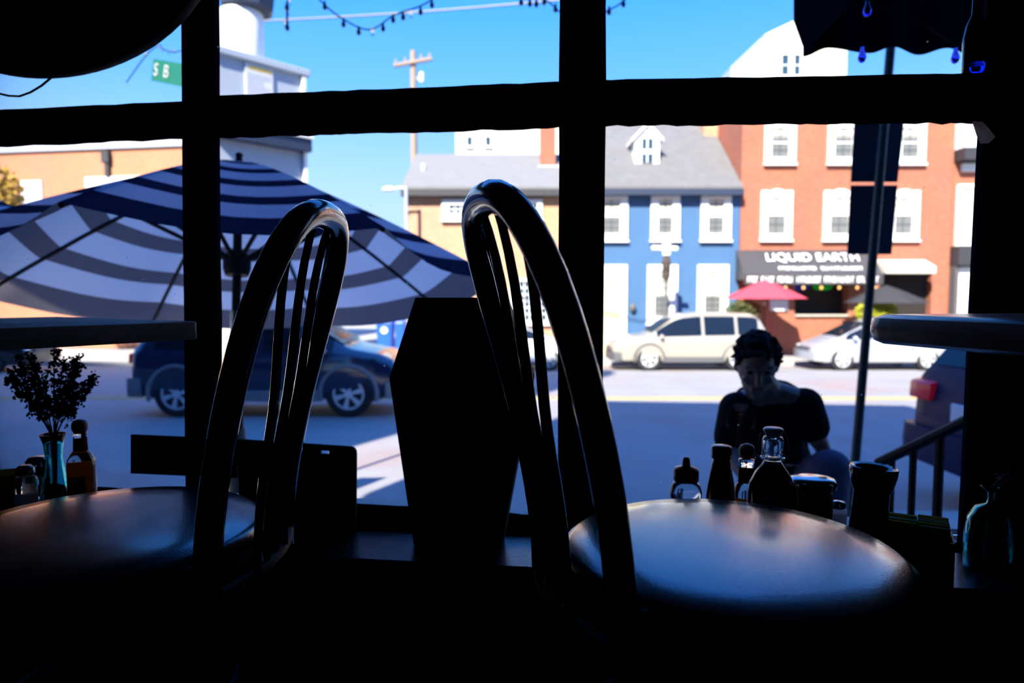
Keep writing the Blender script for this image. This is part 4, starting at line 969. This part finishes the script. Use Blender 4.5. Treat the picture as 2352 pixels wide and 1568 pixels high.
# --- white block and white gabled house behind
Yb = 42.
x0, x1 = fx(1048, Yb), fx(1330, Yb); top = fz(255, Yb); o = Vector(((x0 + x1) / 2, Yb, -1.3))
H = thing('white_building', 'white building rising behind the low brick house roof', 'building', o)
s = MB(); s.box(x0 - o.x, x1 - o.x, 0, 9, 0, top - o.z); s.build('wall', 'cream', H)
for c in (1080, 1122): house_window(H, c - 9, c + 9, 312, 338, Yb, o, split=False, muntin=(1, 1), fw=3, pane='darkpane')
house_window(H, 1070, 1090, 262, 288, Yb, o, split=False, muntin=(1, 1), fw=3, pane='darkpane')
Yb = 46.
P = [(1757, 79), (1822, 48), (1880, 76), (1946, 108)]; Wd = [at(px, py, Yb) for px, py in P]; o = Vector((Wd[1].x, Yb, -1.3))
H = thing('white_gable_house', 'white gabled house showing above the transom at right', 'house', o)
s = MB(); s.prism([(Wd[0].x, -1.3)] + [(w.x, w.z) for w in Wd] + [(Wd[3].x, -1.3)], Yb, Yb + 6, lambda p, d: Vector((p[0], d, p[1])) - o); s.build('wall', 'cream', H)
a, b = at(1686, 146, Yb), at(1757, 79, Yb); s = MB(); s.prism([(a.x, -1.3), (a.x, a.z), (b.x - .01, b.z), (b.x - .01, -1.3)], Yb + .6, Yb + 6, lambda p, d: Vector((p[0], d, p[1])) - o); s.build('wing', 'graysiding', H)
house_window(H, 1780, 1802, 124, 176, Yb, o, split=True, muntin=(1, 1), fw=3, pane='darkpane'); house_window(H, 1808, 1828, 124, 176, Yb, o, split=True, muntin=(1, 1), fw=3, pane='darkpane')
# --- long orange brick building on the left
o = at(455, 600, 27.0); o.z = -1.3
H = thing('orange_brick_building', 'long low orange brick building at far left with white panels', 'building', o, math.radians(-9))
top = fz(335, 27.) - o.z
s = MB(); s.box(-22, 0, 0, 8, 0, top); s.build('wall', 'orangebrick', H)
s = MB(); s.box(-22.1, .1, -.12, 8.1, top, top + .28); s.build('parapet_cap', 'graysiding', H)
kx = 27 / FPX
def lx(px): return (px - 455) * kx * 1.02
s = MB(); s.box(lx(182), lx(452), -.06, .02, fz(505, 27.) - o.z, fz(400, 27.) - o.z); s.build('panel', 'white', H)
s = MB(); s.box(lx(10), lx(68), -.06, .02, fz(468, 27.) - o.z, fz(404, 27.) - o.z); s.build('panel', 'white', H)
s = MB(); s.box(lx(236), lx(246), -.14, 0, fz(400, 27.) - o.z, top - .1); s.box(lx(231), lx(249), -.2, 0, top - .55, top - .1); s.build('downpipe', 'gutter', H)
# --- grey building with the tank
p0, p1 = at(484, 300, 20.0), at(703, 300, 22.3); d = Vector((p1.x - p0.x, p1.y - p0.y, 0)); W_ = d.length; ang = math.atan2(d.y, d.x)
o = Vector((p0.x, p0.y, -1.35)); H = thing('grey_building', 'pale grey building with white tank on its roof, behind the striped umbrella', 'building', o, ang)
top = at(484, 118, 20.0).z - o.z
Ri = Matrix.Rotation(-ang, 3, 'Z'); bk = Ri @ (Vector((at(462, 300, 24.5).x, 24.5, 0)) - Vector((p0.x, p0.y, 0)))
FP = [(0, 0), (W_, 0), (W_ - .2, bk.y), (bk.x, bk.y)]; FQ = [(-.05, -.14), (W_ + .12, -.14), (W_ - .1, bk.y + .1), (bk.x - .05, bk.y + .1)]
s = MB(); s.prism(FP, 0, top, lambda p, d: Vector((p[0], p[1], d))); s.build('wall', 'graysiding', H)
s = MB(); s.prism(FQ, top, top + .22, lambda p, d: Vector((p[0], p[1], d))); s.build('roof_edge', 'graysiding', H, bevel=.03)
zl = at(600, 322, 20.9).z - o.z
s = MB(); s.box(.0, W_ + .02, -.30, .0, zl - .10, zl + .30); s.build('canopy_band', 'navymetal', H); s = MB(); s.box(.0, W_ + .05, -.36, .0, zl + .30, zl + .48); s.build('band_trim', 'white', H)
s = MB(); s.box(W_ - .16, W_ - .04, -.12, 0, 0, top - .3); s.box(W_ - .16, W_ - .04, -.12, .0, top - .3, top - .05); s.build('downpipe', 'white', H)
# notice board on the wall
xa = .34 * W_; zc_ = at(610, 178, 21).z - o.z; t = thing('notice_board', 'white notice board with yellow heading high on the grey wall', 'sign', H.location + Matrix.Rotation(ang, 3, 'Z') @ Vector((xa + .45, -.03, zc_ - .4)), ang)
s = MB(); s.box(-.44, .44, -.03, .02, -.5, .78); s.build('board', 'plate', t); s = MB(); s.box(-.34, .40, -.036, -.031, .6, .72); s.build('heading', 'yellowhead', t)
s = MB(); rnd = random.Random(2)
for i in range(9): s.box(-.38, -.38 + rnd.uniform(.5, .76), -.036, -.031, .46 - .09 * i, .49 - .09 * i)
s.build('print', 'greytext', t)
# roof tank
p = at(556, 120, 22.6); t = thing('roof_tank', 'white cylindrical tank with dark hood on the grey roof', 'tank', (p.x, p.y, top + o.z + .22)); k = 22.6 / FPX
zz = lambda py: at(556, py, 22.6).z - (top + o.z + .22)
s = MB(); s.lathe([(44 * k, .0), (44 * k, .16)], 24); s.build('skirt', 'navymetal', t); s = MB(); s.lathe([(46 * k, .16), (47 * k, .3), (47 * k, zz(34)), (45 * k, zz(30))], 32); s.build('drum', 'tank', t, True)
s = MB(); s.lathe([(50 * k, zz(30)), (58 * k, zz(24)), (64 * k, zz(-30)), (58 * k, zz(-60)), (20 * k, zz(-80))], 8, (14 * k, 0, 0)); s.build('hood', 'navymetal', t)
s = MB(); s.tube([(-60 * k, 0, .1), (-60 * k, 0, zz(8))], 7 * k, 10); s.build('standpipe', 'tank', t, True)

# ================================================================== STREET FURNITURE
# utility pole
p = at(951, 340, 36.); t = thing('utility_pole', 'weathered wooden utility pole with crossarm behind the brick house roof', 'pole', (p.x, p.y, -1.3))
z = lambda py: at(951, py, 36.).z + 1.3
s = MB(); s.tube([(0, 0, 0), (0, 0, z(117))], [.22, .15], 12); s.build('pole', 'wood', t, True)
a, b = at(906, 154, 36.), at(993, 138, 36.); s = MB(); s.tube([Vector((a.x - p.x, -.18, a.z + 1.3)), Vector((b.x - p.x, -.18, b.z + 1.3))], .11, 8); s.build('crossarm', 'wood', t)
for f in (.06, .3, .72, .94): q = a.lerp(b, f); s = MB(); s.lathe([(.05, .1), (.07, .2), (.04, .3)], 10, (q.x - p.x, -.18, q.z + 1.3)); s.build('insulator', 'wood', t)
s = MB(); s.lathe([(.13, z(188)), (.13, z(172)), (.09, z(166))], 12, (.42, 0, 0)); s.tube([(0, 0, z(180)), (.42, 0, z(180))], .04, 6); s.build('transformer', 'tank', t)
# street lamp arm left of the brick house
p = at(925, 440, 24.2); t = thing('street_lamp', 'white street lamp head reaching out left of the brick house', 'lamp', (p.x + .12, p.y, GZ)); z = lambda py: at(925, py, 24.2).z - GZ
s = MB(); s.tube([(0, 0, 0), (0, 0, z(428))], .06, 10); s.build('pole', 'graysiding', t); s = MB(); s.tube([(0, 0, z(432)), (-.25, 0, z(431)), (-.45, 0, z(434))], .04, 8); s.build('arm', 'white', t); s = MB(); s.ell((-.6, 0, z(434)), (.24, .1, .09)); s.build('lamp_head', 'white', t, 'all')
# lantern post before the blue house
p = at(1531, 590, 22.9); t = thing('lantern_post', 'dark lantern post with white cross bar before the blue house', 'lamp', (p.x, p.y, gz(22.9))); z = lambda py: at(1531, py, 22.9).z - gz(22.9); k = 22.9 / FPX
s = MB(); s.tube([(0, 0, 0), (0, 0, z(645))], [.07, .05], 10); s.build('pole', 'cladding', t)
s = MB(); s.lathe([(4 * k, z(646)), (9 * k, z(634)), (10 * k, z(605)), (11 * k, z(602)), (8 * k, z(594)), (3 * k, z(584))], 8); s.build('lantern', 'bark', t)
s = MB(); s.tube([(0, 0, z(586)), (0, 0, z(550))], 9 * k, 10); s.build('white_stem', 'white', t); s = MB(); s.tube([(-34 * k, 0, z(569)), (24 * k, 0, z(571))], 5.5 * k, 8); s.build('cross_bar', 'white', t, True)
# street name sign at upper left
p = at(430, 165, 5.2); t = thing('street_name_sign', 'green street name sign with white letters below the round sign', 'sign', (p.x, p.y, gz(5.2)))
gy = gz(5.2)
A_, B_ = at(351, 160, 5.25), at(470, 182, 4.9); dv = (B_ - A_); ln = dv.length; hs = (at(351, 134, 5.25).z - at(351, 184, 5.25).z)
mx = Matrix.Translation(A_ - Vector((p.x, p.y, gy))) @ Matrix.Rotation(math.atan2(dv.y, dv.x), 4, 'Z') @ Matrix.Rotation(-math.asin(dv.z / ln), 4, 'Y')
s = MB(); s.box(0, ln, -.004, .004, -hs / 2, hs / 2); bmesh.ops.transform(s.bm, matrix=mx, verts=s.bm.verts); pl = s.build('sign_plate', 'green', t)
text('letters', 'S  B', hs * .80, .002, 'greytext', pl, mx @ Matrix.Translation((.125, -.006, 0)) @ RX90)
s = MB(); s.tube([(.02, .03, 0), (.02, .03, B_.z - gy + .4)], .03, 10); s.build('post', 'darkgreen', t)
# parking sign post at right
b0, b1 = at(1966, 1040, 4.15), at(2046, 105, 4.35); o = Vector((b0.x, b0.y, gz(4.2))); dirv = (b1 - b0).normalized()
t = thing('sign_post', 'dark green post with two sign backs beyond the right pane', 'sign', o)
foot = b0 + dirv * ((gz(4.2) - b0.z) / dirv.z); s = MB(); s.tube([foot - o, b1 + dirv * .7 - o], .027, 12); s.build('post', 'darkgreen', t, True)
for y0, y1, xl0, xl1, xr0, xr1 in ((270, 418, 1963, 1954, 2078, 2062), (425, 584, 1954, 1946, 2062, 2048)):
    s = MB(); q = [at(xl0, y0, 4.42), at(xr0, y0, 4.42), at(xr1, y1, 4.42), at(xl1, y1, 4.42)]; back = [v + Vector((0, .006, 0)) for v in q]; s.box8([v - o for v in q] + [v - o for v in back]); pl = s.build('sign_plate', 'signback', t, bevel=.002)
    s = MB(); c0 = (q[0] + q[1]) / 2; c1 = (q[2] + q[3]) / 2
    for f in (.15, .85): c = c0.lerp(c1, f) - o; s.tube([c + Vector((0, -.09, 0)), c + Vector((0, .01, 0))], .012, 8)
    s.build('bolt', 'steel', pl)
# railing of the entrance steps
o = at(2130, 1015, 2.0); o.z = -.42; t = thing('stair_railing', 'black iron stair railing sloping down outside the right pane', 'railing', o)
r0, r1 = at(2262, 946, 1.78), at(2020, 1062, 2.12); s = MB(); s.tube([r0 - o, r1 - o], [(.016, .02)] * 2, 10, flat=(0, 0, 1)); s.build('handrail', 'iron', t, True)
dr = r1 - r0; e = r1 + dr * .05
for f in (.14, .38, .635, .86, .985):
    c = r0 + dr * f - o; s = MB(); s.tube([c, Vector((c.x, c.y, 0))], .0105 if f != .38 else .013, 8); s.build('baluster', 'iron', t)
# recycling bins
for i, (px, dz) in enumerate(((886, 0), (921, .02))):
    p = at(px, 760, 23.6); t = thing('recycling_bin', 'blue recycling bin with white disc on the far pavement' if i == 0 else 'narrow blue bin right of the one with the white disc', 'bin', (p.x, p.y, gz(23.6))); w = .28 if i == 0 else .17
    H_ = at(px, 736, 23.6).z - gz(23.6)
    s = MB(); s.loft([rrect(w * .82, .26, .05, 0), rrect(w, .3, .05, H_ - .1)]); s.build('body', 'binblue', t, True); s = MB(); s.loft([rrect(w * 1.06, .32, .05, H_ - .1), rrect(w * .9, .28, .05, H_)]); s.build('lid', 'binblue', t, True)
    if i == 0: s = MB(); s.tube([(0, -.31, H_ - .32), (0, -.28, H_ - .32)], .12, 20); s.build('white_disc', 'plate', t)
# white panel board by the curb
p = at(508, 760, 4.9); t = thing('panel_board', 'white panel board on a stand behind the left mullion', 'sign', (p.x, p.y, gz(4.9)), .05); H_ = at(508, 746, 4.9).z - gz(4.9)
s = MB(); s.box(-.17, .09, -.015, .015, .35, H_); s.build('panel', 'white', t, bevel=.004); s = MB(); s.box(-.175, .095, -.02, -.0151, H_ * .62, H_ * .62 + .012); s.build('seam', 'greytext', t)
for x in (-.14, .03): s = MB(); s.box(x - .012, x + .012, -.012, .012, 0, .35); s.build('leg', 'graysiding', t)
# ---------------------------------------------------------------- umbrellas
def umbrella(name, label, loc, R, apex, rimdrop, nrib, fabric, tilt=(0, 0), rot=0, pole_h=None, collar=False, sag=.05, polem='iron', flat=.0):
    t = thing(name, label, 'umbrella', loc)
    T = Matrix.Translation((0, 0, apex)) @ Matrix.Rotation(tilt[0], 4, 'X') @ Matrix.Rotation(tilt[1], 4, 'Y')
    def rib(a, f): 
        return Vector((R * f * math.cos(a), R * f * math.sin(a), -rimdrop * (f ** 1.2)))
    s = MB(); lay = s.bm.verts.layers.float.new('rad'); J = 40; K = 8; rows = {}
    for i in range(nrib):
        a0, a1 = rot + 2 * pi * i / nrib, rot + 2 * pi * (i + 1) / nrib
        for j in range(J + 1):
            f = .012 + .988 * j / J
            for k in range(K + (1 if False else 0)):
                g = k / K; p = rib(a0, f).lerp(rib(a1, f), g); bow = math.sin(pi * g)
                p *= (1 - .045 * bow * f); p.z -= sag * bow * f ** 1.4
                v = s.bm.verts.new(T @ p); v[lay] = f; rows[(i, j, k)] = v
    for i in range(nrib):
        for j in range(J):
            for k in range(K):
                n_ = (i, k + 1) if k + 1 < K else ((i + 1) % nrib, 0)
                s.bm.faces.new([rows[(i, j, k)], rows[(n_[0], j, n_[1])], rows[(n_[0], j + 1, n_[1])], rows[(i, j + 1, k)]])
    cn = s.build('canopy', fabric, t, 'all')
    hubz = -rimdrop * .62 - .12
    s = MB(); s.lathe([(.07, -.035), (.045, -.012), (.018, .0), (.014, .02), (.018, .036), (.006, .046)], 14); bmesh.ops.transform(s.bm, matrix=T, verts=s.bm.verts); s.build('finial', polem, t, True)
    hub = T @ Vector((0, 0, hubz)); s = MB(); s.lathe([(.05, -.05), (.06, -.02), (.06, .03), (.04, .06)], 14); bmesh.ops.transform(s.bm, matrix=T @ Matrix.Translation((0, 0, hubz)), verts=s.bm.verts); s.build('hub', polem, t, True)
    for i in range(nrib):
        a = rot + 2 * pi * i / nrib
        s = MB(); s.tube([T @ (rib(a, f) - Vector((0, 0, .012))) for f in (.03, .2, .4, .6, .8, .99)], .009, 6); r_ = s.build('rib', polem, t)
        s = MB(); s.tube([hub, T @ (rib(a, .42) - Vector((0, 0, .015)))], .010, 6); s.build('strut', polem, r_)
    foot = Vector((T.translation.x, T.translation.y, 0))
    knee = T @ Vector((0, 0, hubz - .28)); ap = T @ Vector((0, 0, -.02))
    foot = Vector((knee.x, knee.y, 0))
    s = MB(); s.tube([ap, knee], .020, 10); s.build('upper_pole', polem, t, True)
    s = MB(); s.tube([knee + Vector((0, 0, .07)), knee - Vector((0, 0, .07))], .024, 12); s.build('tilt_joint', 'steel', t, True)
    s = MB(); s.tube([knee - Vector((0, 0, .07)), foot], .021, 10); s.build('pole', polem, t, True)
    s = MB(); s.lathe([(.26, 0), (.27, .03), (.24, .07), (.10, .10), (.055, .13)] + ([(.05, .36), (.062, .40), (.058, .46), (.035, .53), (.028, .62)] if collar else [(.03, .2)]), 28, (foot.x, foot.y, 0)); s.build('base', 'cladding', t, True)
    return t
Yu = 3.2; p = at(549, 372, Yu)
umbrella('patio_umbrella', 'large navy and white striped umbrella tilted over the pavement at left', (p.x, Yu, gz(Yu)), 1.191, p.z - gz(Yu), .588, 8, 'stripe', tilt=(-.187, -.03), rot=-.017, collar=True, sag=.07)
p = at(-130, 420, 6.0)
umbrella('patio_umbrella', 'second blue striped umbrella, partly hidden at the left picture edge', (p.x, 6.0, gz(6.0)), 1.5, p.z - gz(6.0), .62, 8, 'stripe', rot=.2)
p = at(1757, 644, 23.4); umbrella('patio_umbrella', 'pink umbrella before the shop across the street', (p.x, 23.4, gz(23.4)), 1.38, p.z - gz(23.4), .62, 8, 'pinkfab', rot=.3, sag=.02)
p = at(2035, 655, 23.4); umbrella('patio_umbrella', 'dark grey umbrella right of the shop window, behind the sign post', (p.x, 23.4, gz(23.4)), 1.35, p.z - gz(23.4), .6, 8, 'greyfab', rot=.1, sag=.02)
# scalloped umbrella edge at upper right
Yv = 2.35; o = at(2040, 60, Yv); t = thing('scalloped_awning', 'black scalloped awning edge hanging at the upper right', 'awning', o)
def edge(px):
    return 122 - 14 * math.cos((px - 1850) / 195 * 2 * pi + pi) * 1.0 if px > 1850 else 126
s = MB(); top_, bot_ = [], []
xs = [1846 + (2420 - 1846) * i / 60 for i in range(61)]
rings = []
for x in xs:
    KX = [(1846, 129), (1904, 109), (2000, 121), (2054, 106), (2111, 125), (2179, 109), (2240, 128), (2310, 108), (2380, 126), (2450, 110)]
    for (xa_, ya_), (xb_, yb_) in zip(KX, KX[1:]):
        if xa_ <= x <= xb_: yb = ya_ + (yb_ - ya_) * (.5 - .5 * math.cos(pi * (x - xa_) / (xb_ - xa_))); break
    f = .03 * math.sin((x - 1850) / 60 * pi)
    a, b = at(x, yb, Yv + f), at(x, -160, Yv + .25)
    rings.append([a - o, a + Vector((0, .006, 0)) - o, b + Vector((0, .006, 0)) - o, b - o])
s.loft(rings); s.build('valance', 'navyfab', t, True)
s = MB(); q = [at(1846, 127, Yv), at(1819, 52, Yv + .1), at(1819, -160, Yv + .3), at(1960, -160, Yv + .25), at(1960, 0, Yv - .06)]
c0 = [v - o for v in q]; s.prism([(0, 0)] * 0 or list(range(5)), 0, 1, lambda i, d: c0[i] + Vector((0, -.02 + .006 * d, 0))); s.build('side_flap', 'navyfab', t)
s = MB(); s.tube([at(1815, -165, Yv + .3) - o, at(2430, -165, Yv + .26) - o], .016, 8); s.build('frame_bar', 'iron', t)
# ---------------------------------------------------------------- string lights and wire
def light_string(label, pts, Y, m, bulbs, br=.016, cr=.005, ext=None):
    P = [at(x, y, Y) for x, y in pts]; o = P[0]
    t = thing('string_light', label, 'string light', o); s = MB()
    # smooth curve
    C = []
    for i in range(len(P) - 1):
        p0, p1, p2, p3 = P[max(i - 1, 0)], P[i], P[i + 1], P[min(i + 2, len(P) - 1)]
        for j in range(6):
            u = j / 6; C.append(.5 * ((2 * p1) + (p2 - p0) * u + (2 * p0 - 5 * p1 + 4 * p2 - p3) * u * u + (3 * p1 - p0 - 3 * p2 + p3) * u ** 3))
    C.append(P[-1]); s.tube([c - o for c in C], cr, 6); s.build('cable', 'iron', t, True)
    for i, (x, y) in enumerate(bulbs):
        c = at(x, y, Y) - o; s = MB(); s.lathe([(.003, -br * 1.6), (br * .7, -br * 1.3), (br, -br * .4), (br * .7, br * .6), (br * .45, br * 1.2), (br * .4, br * 2)], 10, c); s.build('bulb', m if isinstance(m, str) else m[i % len(m)], t, True)
light_string('string of unlit bulbs sagging across the middle upper pane', [(700, -60), (735, 0), (790, 45), (850, 68), (905, 35), (965, 14), (1000, -8), (1040, -50)], 4.6, ['bulbdark', 'bulbdark', 'bulbdark', 'bulbclear'], [(746, 14), (789, 54), (824, 72), (856, 74), (880, 64), (903, 44), (926, 38), (944, 33), (966, 26), (992, 10)])
light_string('string of bulbs dipping in at the top right corner of the middle pane', [(1160, -40), (1200, -6), (1235, -6), (1262, 6), (1290, 30), (1340, 50), (1396, 24), (1430, 4), (1470, -40)], 4.6, 'bulbdark', [(1197, 4), (1217, 7), (1232, 8), (1250, 3), (1276, 20), (1399, 26), (1432, 8)])
light_string('short string of bulbs hanging straight down beside the roof tank', [(664, -60), (661, 0), (660, 30), (659, 66)], 4.6, ['bulbclear', 'bulbclear', 'bulbdark'], [(663, 4), (660, 26), (659, 16), (660, 46), (657, 55), (660, 62)])
light_string('string of small bulbs crossing just above the green street sign', [(290, 190), (335, 128), (364, 104), (373, 112), (387, 118), (401, 119), (440, 112)], 6.0, 'bulbclear', [(335, 126), (364, 107), (373, 114), (387, 120), (401, 119)], .010)
light_string('string with blue glass bulbs along the scalloped awning edge', [(1900, -60), (1990, 0), (2060, 30), (2130, 60), (2195, 100), (2260, 100), (2330, 60)], 2.1, 'cobalt', [(1992, 22), (2194, 130), (1980, 128)], .013, .003)
a, b = at(606, 48, 18.), at(1500, -22, 16.); t = thing('overhead_cable', 'pale overhead cable running from the tank across the sky', 'cable', a); s = MB(); s.tube([(a.lerp(b, i / 12) - a) - Vector((0, 0, .25 * math.sin(pi * i / 12) * .3)) for i in range(13)], .026, 6); s.build('wire', 'lightcladding', t)
# ---------------------------------------------------------------- plants
def plant(name, label, px, py, Y, r, m, n, size, trunk, seed, cat='tree'):
    c = at(px, py, Y); g = gz(Y); t = thing(name, label, cat, (c.x, Y, g)); rnd = random.Random(seed); s = MB()
    s.leaves((0, 0, c.z - g), r, n, size, rnd); s.build('foliage', m, t)
    s = MB(); s.tube([(0, 0, 0), (.02, 0, (c.z - g) * .5), (0, 0, c.z - g)], [trunk, trunk * .8, trunk * .3], 8)
    for k in range(5): a = k * 1.3; s.tube([(0, 0, (c.z - g) * .7), (r[0] * .5 * math.cos(a), r[1] * .5 * math.sin(a), c.z - g + r[2] * .3)], trunk * .3, 5)
    s.build('trunk', 'bark', t)
plant('autumn_tree', 'yellow autumn tree at the left picture edge', -30, 455, 22.9, (1.25, .9, 1.15), 'leafyellow', 1500, .10, .09, 3)
plant('shrub', 'dark green shrub under the pink umbrella', 1708, 716, 22.85, (.62, .22, .42), 'leafgreen', 900, .07, .04, 4, 'shrub')
plant('shrub', 'bright lime shrub beyond the sign post at right', 2014, 716, 22.85, (.72, .22, .40), 'leaflime', 1300, .07, .04, 6, 'shrub')

# ================================================================== PERSON kneeling outside
HX = lambda px, py, Y: at(px, py, Y)
o = Vector((1.05, 2.85, -.42)); t = thing('person', 'person in black t-shirt kneeling outside with bowed head, hand on knee', 'person', o)
J = dict(head=HX(1738, 836, 2.66), neck=HX(1764, 898, 2.78), chest=HX(1768, 955, 2.86), waist=HX(1778, 1050, 3.0), hip=HX(1790, 1120, 3.06),
         shL=HX(1690, 938, 2.76), shR=HX(1850, 928, 2.76), elL=HX(1672, 1030, 2.72), haL=HX(1712, 1092, 2.58), elR=HX(1873, 1000, 2.74), haR=HX(1893, 1034, 2.72))
kR = HX(1908, 1075, 2.60); J['kR'] = kR; J['fR'] = Vector((kR.x + .03, kR.y + .10, -.36)); kL = Vector((J['hip'].x - .20, 2.74, -.33)); fL = Vector((kL.x + .02, 3.16, -.36))
J = {k: v - o for k, v in J.items()}; kL -= o; fL -= o
hR, hL_ = J['hip'] + Vector((.09, 0, 0)), J['hip'] - Vector((.09, 0, 0))
HM = Matrix.Rotation(math.radians(-14), 3, 'Z') @ Matrix.Rotation(math.radians(24), 3, 'X')   # turned a little and bowed; local -y is the face
hc = J['head']
def hp(x, y, z): return hc + HM @ Vector((x, y, z))
s = MB()
s.ell(hc, (.074, .092, .106), 20, 12, HM); s.ell(hp(0, -.02, -.055), (.058, .07, .072), 18, 10, HM)   # skull and jaw
s.ell(hp(0, -.062, -.105), (.026, .022, .02), 10, 6, HM)                                         # chin
s.capsule(hp(0, -.088, .012), hp(0, -.108, -.028), .010, .0145)                                  # nose
for sg in (-1, 1):
    s.ell(hp(sg * .076, .008, -.01), (.010, .018, .030), 8, 6, HM)                               # ears
    s.capsule(hp(sg * .012, -.088, .030), hp(sg * .048, -.078, .030), .009, .008)                 # brow
    s.ell(hp(sg * .040, -.07, -.03), (.02, .016, .016), 8, 6, HM)
s.capsule(hp(-.020, -.088, -.066), hp(.020, -.088, -.066), .0075, .0075); s.capsule(hp(-.016, -.086, -.079), hp(.016, -.086, -.079), .0075, .0075)
s.capsule(hp(0, .03, -.06), J['neck'], .054, .058)
s.capsule(J['neck'], J['chest'], .06, .11); s.capsule(J['chest'], J['waist'], .12, .11); s.capsule(J['waist'], J['hip'], .11, .12)
for a, b, c in (('shL', 'elL', 'haL'), ('shR', 'elR', 'haR')):
    s.capsule(J['neck'], J[a], .05, .055); s.capsule(J[a], J[b], .05, .042); s.capsule(J[b], J[c], .041, .028)
for h, k, f in ((hR, J['kR'], J['fR']), (hL_, kL, fL)): s.capsule(h, k, .075, .055); s.capsule(k, f, .052, .04)
def hand(w, d, nrm, thumb_side):
    d = d.normalized(); nrm = (nrm - d * nrm.dot(d)).normalized(); sd = d.cross(nrm)
    pm = w + d * .045
    mt = Matrix((sd, d, nrm)).transposed(); s.ell(pm, (.040, .052, .016), 12, 8, mt)
    for i, (off, ln) in enumerate(((-.030, .066), (-.010, .076), (.010, .072), (.029, .056))):
        a = w + d * .085 + sd * off; b = a + d * ln * .5 - nrm * .008; c = b + d * ln * .32 - nrm * .022; e = c + d * ln * .12 - nrm * .022
        s.capsule(a, b, .0095, .0088); s.capsule(b, c, .0088, .0082); s.capsule(c, e, .0082, .0072)
    a = w + d * .025 + sd * thumb_side * .034; b = a + (d * .6 + sd * thumb_side * .7).normalized() * .04; c = b + (d * .9 + sd * thumb_side * .2 - nrm * .3).normalized() * .034
    s.capsule(a, b, .012, .0105); s.capsule(b, c, .0105, .0085)
hand(J['haR'], Vector((-.25, -.62, -.30)), Vector((.1, -.3, .9)), -1)
hand(J['haL'], J['haL'] - J['elL'], Vector((-.2, -.9, .3)), 1)
body = organic('body', s, 'skin', t, .0052, 3)
for sg in (-1, 1):
    s = MB(); s.ell(hp(sg * .031, -.083, .008), (.012, .008, .0065), 10, 6, HM); e = s.build('eye', 'hair', t, 'all')
# t-shirt
s = MB(); s.capsule(J['neck'] + Vector((0, .03, -.045)), J['chest'], .07, .14); s.ell(J['chest'], (.19, .13, .16)); s.capsule(J['chest'], J['waist'], .15, .145); s.ell(J['waist'], (.165, .125, .12)); s.capsule(J['waist'], J['hip'], .14, .14)
for a, b in (('shL', 'elL'), ('shR', 'elR')):
    q = J[a].lerp(J[b], .72); s.capsule(J['neck'] + Vector((0, .04, -.055)), J[a], .065, .070); s.capsule(J[a], q, .070, .068)
    s.capsule(J['chest'] + Vector((0, .0, .0)), J[a] + Vector((0, 0, -.05)), .12, .07)
organic('t_shirt', s, 'shirt', t, .011, 5)
s = MB()
s.ell(J['hip'], (.17, .15, .14))
for h, k, f in ((hR, J['kR'], J['fR']), (hL_, kL, fL)): s.capsule(h, k, .105, .077); s.capsule(k, k.lerp(f, .9), .074, .062)
organic('jeans', s, 'jeans', t, .012, 4)
for f, d in ((J['fR'], Vector((0, -.16, 0))), (fL, Vector((0, .02, 0)))):
    s = MB(); c = Vector((f.x, f.y - .03, .047)); s.capsule(c + Vector((0, .06, .0)), c + d * .8 + Vector((0, 0, -.008)), .045, .038); s.build('shoe', 'shoe', t, 'all')
# hair: cap plus tousled locks
s = MB(); s.ell(hp(0, .016, .026), (.080, .090, .090), 18, 10, HM); rnd = random.Random(9)
for i in range(240):
    th = rnd.uniform(0, 2 * pi); ph = rnd.uniform(-.1, 1.4); v = Vector((math.cos(th) * math.cos(ph), math.sin(th) * math.cos(ph), math.sin(ph)))
    if v.y < -.55 and v.z < .35: continue
    a = hp(v.x * .078, .012 + v.y * .088, .028 + v.z * .088); w = Vector((rnd.gauss(0, .4), rnd.gauss(0, .4), rnd.gauss(0, .3))); b = a + HM @ ((v * .6 + w).normalized() * .020)
    s.capsule(a, b, .010, .005, 6)
organic('hair', s, 'hair', t, .0055, 2)

# ================================================================== LIGHT
w = bpy.data.worlds.new('sky'); scene.world = w; w.use_nodes = True; nt = w.node_tree; nt.nodes.clear()
out = nt.nodes.new('ShaderNodeOutputWorld'); bg = nt.nodes.new('ShaderNodeBackground'); tc = nt.nodes.new('ShaderNodeTexCoord'); sx = nt.nodes.new('ShaderNodeSeparateXYZ')
rp = nt.nodes.new('ShaderNodeValToRGB'); nt.links.new(tc.outputs['Generated'], sx.inputs[0]); nt.links.new(sx.outputs['Z'], rp.inputs[0]); nt.links.new(rp.outputs[0], bg.inputs[0]); nt.links.new(bg.outputs[0], out.inputs[0])
el = rp.color_ramp.elements; el[0].position = 0; el[0].color = (.75, 1.0, 1.3, 1); el[1].position = 1; el[1].color = (.10, .50, 1.9, 1)
for pos, c in ((.12, (.66, .98, 1.4)), (.20, (.46, .88, 1.55)), (.28, (.235, .73, 1.75)), (.38, (.115, .60, 1.95)), (.6, (.07, .48, 2.0))):
    e = el.new(pos); e.color = (*c, 1)
bg.inputs[1].default_value = 1.0
sd = bpy.data.lights.new('sun', 'SUN'); sd.energy = 17; sd.color = (1, .93, .82); sd.angle = math.radians(.6)
so = bpy.data.objects.new('sun', sd); COL.objects.link(so)
el_ = math.radians(40); Ld = Vector((.407 * math.cos(el_) / 1.0, .914 * math.cos(el_), -math.sin(el_)))
so.rotation_euler = Ld.to_track_quat('-Z', 'Y').to_euler(); so.location = (-8, -20, 25)
